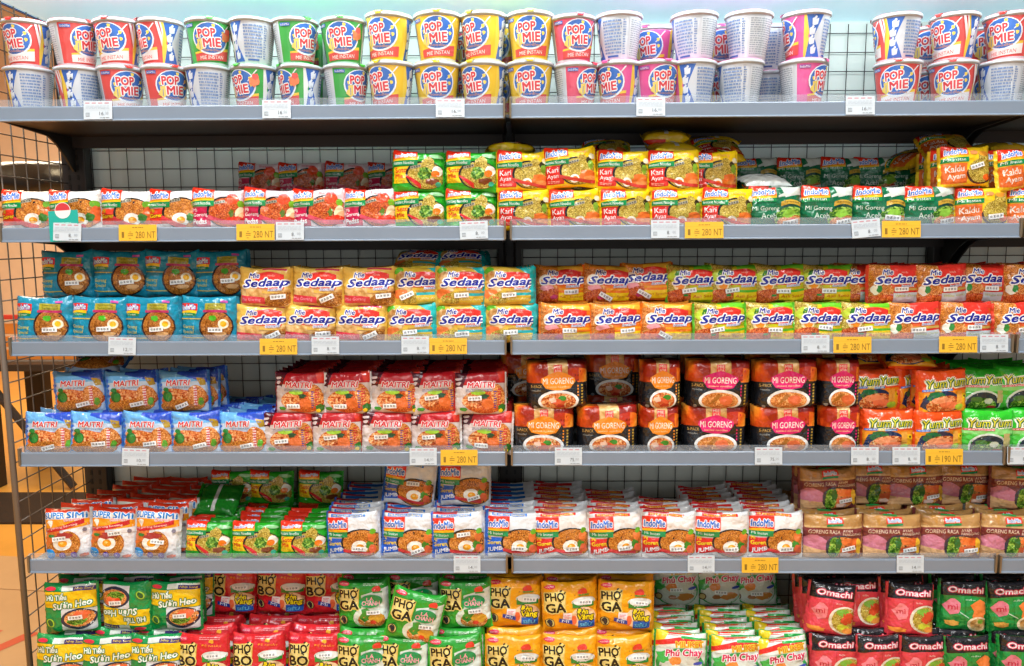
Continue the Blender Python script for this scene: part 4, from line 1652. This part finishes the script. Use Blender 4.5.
def solid(name, vf, mat, parent=None, bevel=0, smooth=False):
    me = bpy.data.meshes.new(name)
    me.from_pydata(vf[0], [], vf[1])
    me.materials.append(mat)
    if smooth:
        me.polygons.foreach_set('use_smooth', [True] * len(me.polygons))
    me.update()
    o = link(name, me, parent)
    if bevel:
        b = o.modifiers.new('bevel', 'BEVEL')
        b.width = bevel
        b.segments = 2
        b.limit_method = 'ANGLE'
    return o


def prism(pts, x0, x1):
    """(y, z) outline extruded along x"""
    n = len(pts)
    vs = [(x0, y, z) for y, z in pts] + [(x1, y, z) for y, z in pts]
    fs = [tuple(range(n)), tuple(reversed(range(n, 2 * n)))]
    fs += [((i + 1) % n, i, n + i, n + (i + 1) % n) for i in range(n)]
    return vs, fs


STEEL = plain('brown_black_steel', '2b2624', .45, 0, 60, .1)
RAILM = plain('grey_price_rail', '7c8a9a', .25, 0, 14, .12, .6)
DECKM = plain('grey_deck', '74787c', .5)
UNDER = plain('shelf_underside', '302824', .5)
PANEL = plain('pale_back_panel', 'eef5ec', .6)
WIRE = plain('dark_wire', '3c3836', .4)
POST = plain('grey_brown_post', '6e6358', .4)

lipm, nt, b = new_mat('clear_lip')
b.inputs['Base Color'].default_value = lin('b8c4d0')
b.inputs['Roughness'].default_value = .2
b.inputs['Alpha'].default_value = .17
bump(nt, b, 30, .15, .003, 2, False)

CLIP = plain('brass_clip', '8a7c66', .35, .6)
BAYS = [(-1.2, -.006), (.006, 1.197), (1.206, 2.3)]
BAYN = ['left bay', 'right bay', 'bay beyond the right upright']
DB, ZC = .36, .575
ZS = [z for z in RAIL]
for bi, (xa, xb) in enumerate(BAYS):
    for si, z0 in enumerate(RAIL):
        z = EYE + z0
        y0 = -.075 if si == 5 else 0.0
        root = link('shelf', None)
        root.location = ((xa + xb) / 2, 0, z)
        tag(root, f"{SHELF[si]} shelf of the {BAYN[bi]}, grey price rail along its front", 'shelf', 'gondola shelves')
        L = (xb - xa) / 2
        solid('deck', boxes([(-L, y0 + .004, .014, L, DB - .042, .025)]), DECKM, root)
        solid('underside', boxes([(-L + .002, y0 + .006, .004, L - .002, DB - .044, .0135), (-L + .002, DB - .055, -.026, L - .002, DB - .044, .006)]), UNDER, root)
        # front rail: a slightly tilted grey profile with rolled edges
        solid('price_rail', prism([(y0 + .002, 0), (y0 + .003, .0345), (y0 - .003, .0345), (y0 - .0045, .032), (y0 - .006, .004), (y0 - .009, .003), (y0 - .009, 0)], -L, L), RAILM, root, .0008)
        solid('clear_lip', boxes([(-L, y0 - .0032, .0345, L, y0 - .0012, .050)]), lipm, root)
        for sx in (-1, 1):
            solid('end_clip', boxes([(sx * L - .0025 - .001 * sx, y0 - .0105, .002, sx * L + .0025 - .001 * sx, y0 + .001, .046)]), CLIP, root, .001)
        # two steel brackets with a curved underside
        for sx in (-1, 1):
            pts = [(y0 + .01, .0135), (y0 + .01, .006)]
            for k in range(9):
                t = k / 8
                yy = y0 + .02 + (DB - .055 - y0 - .02) * t
                pts.append((yy, .004 - .018 * t - .075 * max(0, t - .62) ** 1.5 / .234))
            pts += [(DB - .045, -.09), (DB - .045, .0135)]
            x = sx * (L - .008)
            solid('bracket', prism(pts, x - .0025, x + .0025), STEEL, root)

fr = link('shelving_frame', None)
fr.location = (0, DB, EYE)
tag(fr, 'tall dark steel shelving frame with slotted uprights carrying all the shelves', 'shelving')
for x in (-1.2, 0, 1.2):
    sl = []
    up = solid('upright', boxes([(x - .033, -.04, -1.45, x + .033, -.004, ZC - .001)]), STEEL, fr, .003)
    for k in range(70):
        z = -1.3 + k * .027
        for dx in (-.012, .012):
            sl.append((x + dx - .003, -.0415, z, x + dx + .003, -.0395, z + .014))
    solid('upright_slots', boxes(sl), plain('slot_black', '0c0b0b', .6), up)
    solid('foot', boxes([(x - .03, -.42, -1.45, x + .03, -.02, -1.33)]), STEEL, fr, .004)
solid('back_panel', boxes([(-1.235, .004, -1.4, 2.35, .018, ZC - .001)]), PANEL, fr)

for xa, xb, nm in ((-1.165, -.036, 'left bay'), (.036, 1.165, 'right bay'), (1.236, 2.3, 'bay beyond the right upright')):
    segs = []
    y = DB - .006
    n = round((xb - xa) / .05)
    for k in range(n + 1):
        x = xa + (xb - xa) * k / n
        segs.append(((x, y, EYE - 1.3), (x, y, EYE + ZC - .01)))
    for k in range(38):
        z = EYE + ZC - .035 - k * .05
        segs.append(((xa, y - .003, z), (xb, y - .003, z)))
    w = solid('wire_grid', tubes(segs), WIRE, None, 0, True)
    tag(w, f'dark wire grid panel covering the pale back wall of the {nm}', 'wire grid')

# wire side panel at the left end: front post, back post and mesh
sp = link('side_panel', None)
sp.location = (-1.222, 0, EYE)
tag(sp, 'open wire side panel with a thin brown post at the left shelf end', 'wire panel')
solid('post', tubes([((0, 0, -1.45), (0, 0, ZC - .006))], .0072, 12), POST, sp, 0, True)
solid('post', tubes([((0, .345, -1.45), (0, .345, ZC - .006))], .0072, 12), POST, sp, 0, True)
segs = []
for k in range(1, 7):
    y = .345 * k / 7
    segs.append(((0, y, -1.38), (0, y, ZC - .006)))
for k in range(40):
    z = .55 - k * .05
    segs.append(((.002, 0, z), (.002, .345, z)))
solid('wire_mesh', tubes(segs, .0017), POST, sp, 0, True)

# pale blue canopy over the shelving
cn = link('canopy', None)
cn.location = (0, 0, EYE + ZC)
tag(cn, 'pale blue canopy board over the top shelf', 'canopy')
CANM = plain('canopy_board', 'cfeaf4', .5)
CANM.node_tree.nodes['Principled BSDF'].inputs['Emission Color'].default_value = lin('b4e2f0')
CANM.node_tree.nodes['Principled BSDF'].inputs['Emission Strength'].default_value = 1.6  # glow added to the board so its underside looks brightly lit
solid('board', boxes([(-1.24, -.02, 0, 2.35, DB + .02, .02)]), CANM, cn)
solid('edge_strip', boxes([(-1.246, -.02, -.004, -1.24, DB + .02, .024)]), plain('blue_edge', '2a4a86', .4), cn)

# ------------------------------------------------------------------ price tags
INK, RD = '5a6068', 'c08a94'


def tag_mesh(kind, price):
    if kind == 'w':
        a = Art(66, 42)
        a.r(0, 0, 66, 42, 'c6d2da')
        for k in range(4):
            a.r(4 + 15 * k, 36, 14 + 15 * k, 38.5, RD)
        a.lines(5, 24, 60, 33, 'b0bcc6', 3)
        a.r(0, 21, 66, 21.6, 'b8c4ca')
        a.r(5, 6, 14, 15, '8a949c')
        for k in range(3):
            a.r(6.5 + 2.6 * k, 7.5, 7.6 + 2.6 * k, 13.5, 'c6d2da')
        a.t(price + '.', 37, 37 + 5 * len(price) + 2, 9, 17, INK, None, 0, .02)
        a.t('00', 50, 58, 11, 17, '9aa4ac')
        a.lines(38, 3, 60, 6, '8a949c', 1)
    else:
        a = Art(90, 38)
        a.r(0, 0, 90, 38, 'e6b430')
        a.lines(32, 30, 60, 34, '8a6a1c', 1)
        a.r(0, 27, 90, 27.6, 'd8a824')
        a.t('1', 7, 13, 7, 21, '8a6a1c', None, 0, 0)
        a.t('=', 22, 34, 11, 17, '8a6a1c')
        a.lines(24, 5, 32, 8, '8a6a1c', 1)
        a.lines(25, 20, 31, 23, '8a6a1c', 1)
        a.t(price + ' NT', 40, 87, 6, 22, '8a6a1c', None, 0, 0)
    bm, names = art_bmesh(a, 0, a.W, 0, a.H, [], [])
    dv, df, dm = bm_lists(bm)
    bm.free()
    vs, fs = boxes([(-a.W / 2000, 0, 0, a.W / 2000, .0008, a.H / 1000)])
    o = len(vs)
    vs += [((x - a.W / 2) / 1000, -.0003 - .00006 * l, y / 1000) for x, y, l in dv]
    fs = fs + [tuple(o + i for i in f) for f in df]
    me = bpy.data.meshes.new('price_tag')
    me.from_pydata(vs, [], fs)
    for m in ['e4e8ea'] + names:
        me.materials.append(M(m) if False else paper(m))
    me.polygons.foreach_set('material_index', [0] * 6 + [1 + m for m in dm])
    me.update()
    return me


def paper(h):
    k = 'paper_' + h
    if k not in MATS:
        m, nt, b = new_mat(k)
        b.inputs['Base Color'].default_value = lin(h)
        b.inputs['Roughness'].default_value = .4
        bump(nt, b, 25, .1, .003, 2, False)
        MATS[k] = m
    return MATS[k]


TAGS = [(0, [(97, 'w', '16', 0), (276, 'w', '16', 0), (450, 'w', '16', 0), (651, 'w', '16', 0), (861, 'w', '16', 0)]),
        (1, [(66, 'w', '8', 2), (137, 'y', '280', 0), (255, 'y', '280', 0), (289.5, 'w', '8', 0), (474, 'w', '8', -2), (665.5, 'w', '8', 0), (704.5, 'y', '280', 0), (867.5, 'w', '8', -5), (902, 'y', '280', 0)]),
        (2, [(121, 'w', '12', 2), (278, 'y', '280', 0), (325, 'w', '8', 0), (415, 'w', '8', 0), (448, 'y', '280', 0), (816, 'w', '8', 0), (853, 'y', '280', 0), (959, 'y', '280', 0), (995, 'w', '8', 0)]),
        (3, [(134.5, 'w', '10', 2), (423, 'w', '14', 0), (459, 'y', '280', 0), (568.5, 'w', '75', 0), (769, 'w', '75', 0), (865.5, 'w', '8', 0), (907, 'w', '8', 0), (945, 'y', '190', 0), (1022, 'w', '8', 0)]),
        (4, [(467, 'w', '14', 0), (701.5, 'w', '14', 0), (760.5, 'y', '280', 0), (911, 'w', '14', 0)])]
TM = {}
for si, lst in TAGS:
    c = {'w': 0, 'y': 0}
    nn = {'w': sum(1 for t in lst if t[1] == 'w'), 'y': sum(1 for t in lst if t[1] == 'y')}
    for px, kd, pr, rot in lst:
        c[kd] += 1
        if (kd, pr) not in TM:
            TM[(kd, pr)] = tag_mesh(kd, pr)
        o = link('price_tag', TM[(kd, pr)])
        zz = RAIL[si] + (.0035 if kd == 'w' else .003)
        o.location = (xat(px, -.012, zz + .02), -.0105, EYE + zz)
        o.rotation_euler = (R(-6), R(rot), 0)
        cn_ = 'white price tag' if kd == 'w' else 'yellow multibuy price tag'
        pos = f"{ORD[c[kd]]} of its colour from the left" if nn[kd] > 1 else 'the only one of its colour'
        tag(o, f"{cn_} on the {SHELF[si]} shelf rail, {pos}", 'price tag', 'price tags on the shelf rails')

# teal card standing behind a price tag, with a red and white disc
ar = Art(70, 92)
ar.r(0, 0, 70, 72, '1fa79a')
ar.e(35, 72, 19, 19, 'e8e6e2')
ar.e(35, 72, 17.5, 17.5, 'c83a40', 0, 22, 0, 180)
ar.lines(18, 40, 52, 46, 'a8dcd4', 1, 5, .6)
ar.lines(28, 31, 42, 36, 'a8dcd4', 1, 6, .6)
bm, names = art_bmesh(ar, 0, 70, 0, 92, [], [])
dv, df, dm = bm_lists(bm)
bm.free()
vs, fs = boxes([(-.035, 0, 0, .035, .001, .072)])
o_ = len(vs)
vs += [((x - 35) / 1000, -.0003 - .0001 * l, y / 1000) for x, y, l in dv]
fs += [tuple(o_ + i for i in f) for f in df]
me = bpy.data.meshes.new('shelf_card')
me.from_pydata(vs, [], fs)
for m in ['1fa79a'] + names:
    me.materials.append(paper(m))
me.polygons.foreach_set('material_index', [0] * 6 + [1 + m for m in dm])
card = link('shelf_card', me)
card.location = (xat(64, -.009, .03), -.0096, EYE + RAIL[1] + .003)
card.rotation_euler = (R(-5), R(-3), 0)
tag(card, 'teal shelf card with a red and white disc, behind a white price tag', 'sign')

# ------------------------------------------------------------------ the shop around it
FLOORM = plain('orange_floor', 'e0a042', .45, 0, 8, .05)
fl = solid('floor', boxes([(-9, -5, -.1, 6, 8.2, 0)]), FLOORM)
tag(fl, kind='structure')
wl = solid('wall_back', boxes([(-9, 7.2, 0, 6, 7.3, 4.6)]), plain('warm_wall', 'ecd2b4', .7))
tag(wl, kind='structure')
wl = solid('wall_left', boxes([(-9, -5, 0, -8.9, 7.2, 4.6)]), plain('warm_wall', 'ecd2b4', .7))
tag(wl, kind='structure')
ce = solid('ceiling', boxes([(-9, -5, 4.6, 6, 7.3, 4.7)]), plain('white_ceiling', 'e4e2dc', .8))
tag(ce, kind='structure')

# low table with a dark top rail, leg, brace and a crate on it, behind the left end
tb = link('display_table', None)
tb.location = (-2.51, 2.8, -.03)
tag(tb, 'dark wooden display table seen through the wire side panel', 'table')
DW = plain('dark_wood', '2e231a', .5, 0, 30, .2)
solid('table_top', boxes([(-.75, -.35, .735, .62, .35, .775)]), DW, tb, .004)
for lx in (-.62, .30):
    solid('leg', boxes([(lx, -.3, .03, lx + .11, -.2, .735)]), DW, tb, .004)
    solid('leg', boxes([(lx, .2, .03, lx + .11, .3, .735)]), DW, tb, .004)
solid('brace', tubes([((-.52, -.31, .70), (-.05, -.31, .05))], .022, 8), DW, tb)
WD = plain('orange_wood', 'd07a2a', .5, 0, 40, .2)
cr = link('wooden_crate', None)
cr.location = (-2.9, 2.8, .746)
tag(cr, 'orange slatted wooden crate standing on the dark display table', 'crate')
for k in range(3):
    solid('slat', boxes([(-.6, -.25, .01 + .075 * k, .5, -.235, .07 + .075 * k)]), WD, cr, .003)
for k in (-.6, .44):
    solid('corner_post', boxes([(k, -.235, .0, k + .06, -.2, .24)]), WD, cr, .003)
solid('red_trim', boxes([(-.62, -.262, .245, .52, -.225, .27)]), plain('red_trim', 'c83a2a', .4), cr, .003)
mt = solid('floor_mat', boxes([(-3.4, 1.95, .0, -1.62, 2.42, .012)]), plain('dark_mat', '2c1f18', .6, 0, 20, .2))
mt.location = (0, 0, 0)
tag(mt, 'dark brown floor mat in front of the dark display table, behind the wire side panel', 'mat')

# rack with bundles in black film
rk = link('bundle_rack', None)
rk.location = (-2.9, 2.95, 0)
tag(rk, 'tall rack with a pale board holding black wrapped bundles', 'rack')
solid('board', boxes([(-.9, -.3, 1.63, 1.0, .3, 1.66)]), plain('pale_board', 'c89a64', .5), rk, .003)
for lx in (-.88, .95):
    solid('post', boxes([(lx, .2, 0, lx + .05, .28, 2.1)]), plain('pale_board', 'c89a64', .5), rk, .003)
BF = plain('black_film', '15110f', .3, 0, 20, .7, .5)
for k, (x0, x1, r, lab) in enumerate(((-.85, .75, .12, 'bundle wrapped in shiny black film lying on the pale rack board'),)):
    vs, fs = [], []
    for i in range(25):
        x = x0 + (x1 - x0) * i / 24
        for j in range(16):
            t = 2 * math.pi * j / 16
            q = r * (1 + .22 * noise.noise(Vector((x * 6, math.cos(t) * 1.5, math.sin(t) * 1.5)))) * (1 if 0 < i < 24 else .5)
            vs.append((x, q * math.cos(t) * 1.5, min(r, max(-r, q * math.sin(t) * 1.1))))
    for i in range(24):
        for j in range(16):
            a = i * 16 + j
            b2 = i * 16 + (j + 1) % 16
            fs.append((a, b2, b2 + 16, a + 16))
    fs += [tuple(range(16)), tuple(range(24 * 16, 25 * 16))]
    bd = solid('wrapped_bundle', (vs, fs), BF, None, 0, True)
    bd.location = (-2.9, 2.9, 1.66 + r * 1.02)
    tag(bd, lab, 'bundle')

# flattened carton on the floor with red print
cb = link('cardboard_carton', None)
cb.location = (-2.02, .78, 0)
cb.rotation_euler = (0, 0, R(-6))
tag(cb, 'flattened brown cardboard carton with red print on the floor, bottom left', 'carton')
CBM = plain('cardboard', 'c2996a', .7, 0, 30, .1)
solid('sheet', boxes([(-.8, -.35, .0, .55, .4, .02)]), CBM, cb, .003)
solid('flap', prism([(.38, .018), (.62, .05), (.62, .054), (.38, .024)], -.8, .55), CBM, cb)
ac = Art(1350, 750)
for k in range(5):
    x = 320 + 150 * k
    ac.p([(x, 120), (x + 50, 120), (x + 170, 420), (x + 120, 420)], 'c8502a')
    if k % 2:
        ac.p([(x - 60, 250), (x + 160, 250), (x + 170, 290), (x - 40, 290)], 'c8502a')
bm, names = art_bmesh(ac, 0, 1350, 0, 750, [], [])
dv, df, dm = bm_lists(bm)
bm.free()
me = bpy.data.meshes.new('red_print')
me.from_pydata([(x / 1000 - .8, y / 1000 - .35, .0212) for x, y, l in dv], [], df)
me.materials.append(paper('c8502a'))
link('red_print', me, cb)

# ------------------------------------------------------------------ light
wd = bpy.data.worlds.new('world')
wd.use_nodes = True
SC.world = wd
bg = wd.node_tree.nodes['Background']
bg.inputs['Color'].default_value = (.80, .90, 1, 1)
bg.inputs['Strength'].default_value = 0.42


def area(name, loc, sx, sy, e, col, rot=(0, 0, 0)):
    l = bpy.data.lights.new(name, 'AREA')
    l.shape = 'RECTANGLE'
    l.size, l.size_y = sx, sy
    l.energy = e
    l.color = col
    o = bpy.data.objects.new(name, l)
    COLL.objects.link(o)
    o.location = loc
    o.rotation_euler = rot
    return o


COOL = (.95, .985, 1)
# ceiling tubes over the aisle
for k, x in enumerate((-1.5, 0, 1.5)):
    area('ceiling_tube', (x, -1.25, 4.5), 1.4, .14, 175, COOL, (R(8), 0, 0))
    area('ceiling_tube', (x, -3.6, 4.5), 1.4, .14, 130, COOL, (R(28), 0, 0))
# added fill light under the canopy front, to brighten the back wall
area('canopy_fill', (0, .0, EYE + ZC - .006), 2.3, .03, 20, (.86, .97, 1), (R(38), 0, 0))
# added upright light strips opposite the shelves, for streaked glints on the film
for k in range(7):
    area('glint_strip', (-3 + k, -4.6, 1.6), .11, 2.2, 14, (1, .99, .96), (R(90), 0, 0))
# warm lamps in the next aisle
area('warm_lamp', (-2.6, 2.0, 3.2), 1.2, 1.2, 200, (1, .8, .5))
area('warm_lamp', (-4.2, 4.6, 3.2), 1.6, 1.6, 300, (1, .84, .62))

bpy.data.objects.remove(_fo)
SC.view_settings.view_transform = 'Standard'
SC.view_settings.look = 'None'
SC.view_settings.gamma = 1
SC.view_settings.use_curve_mapping = False
SC.view_settings.exposure = -1.45
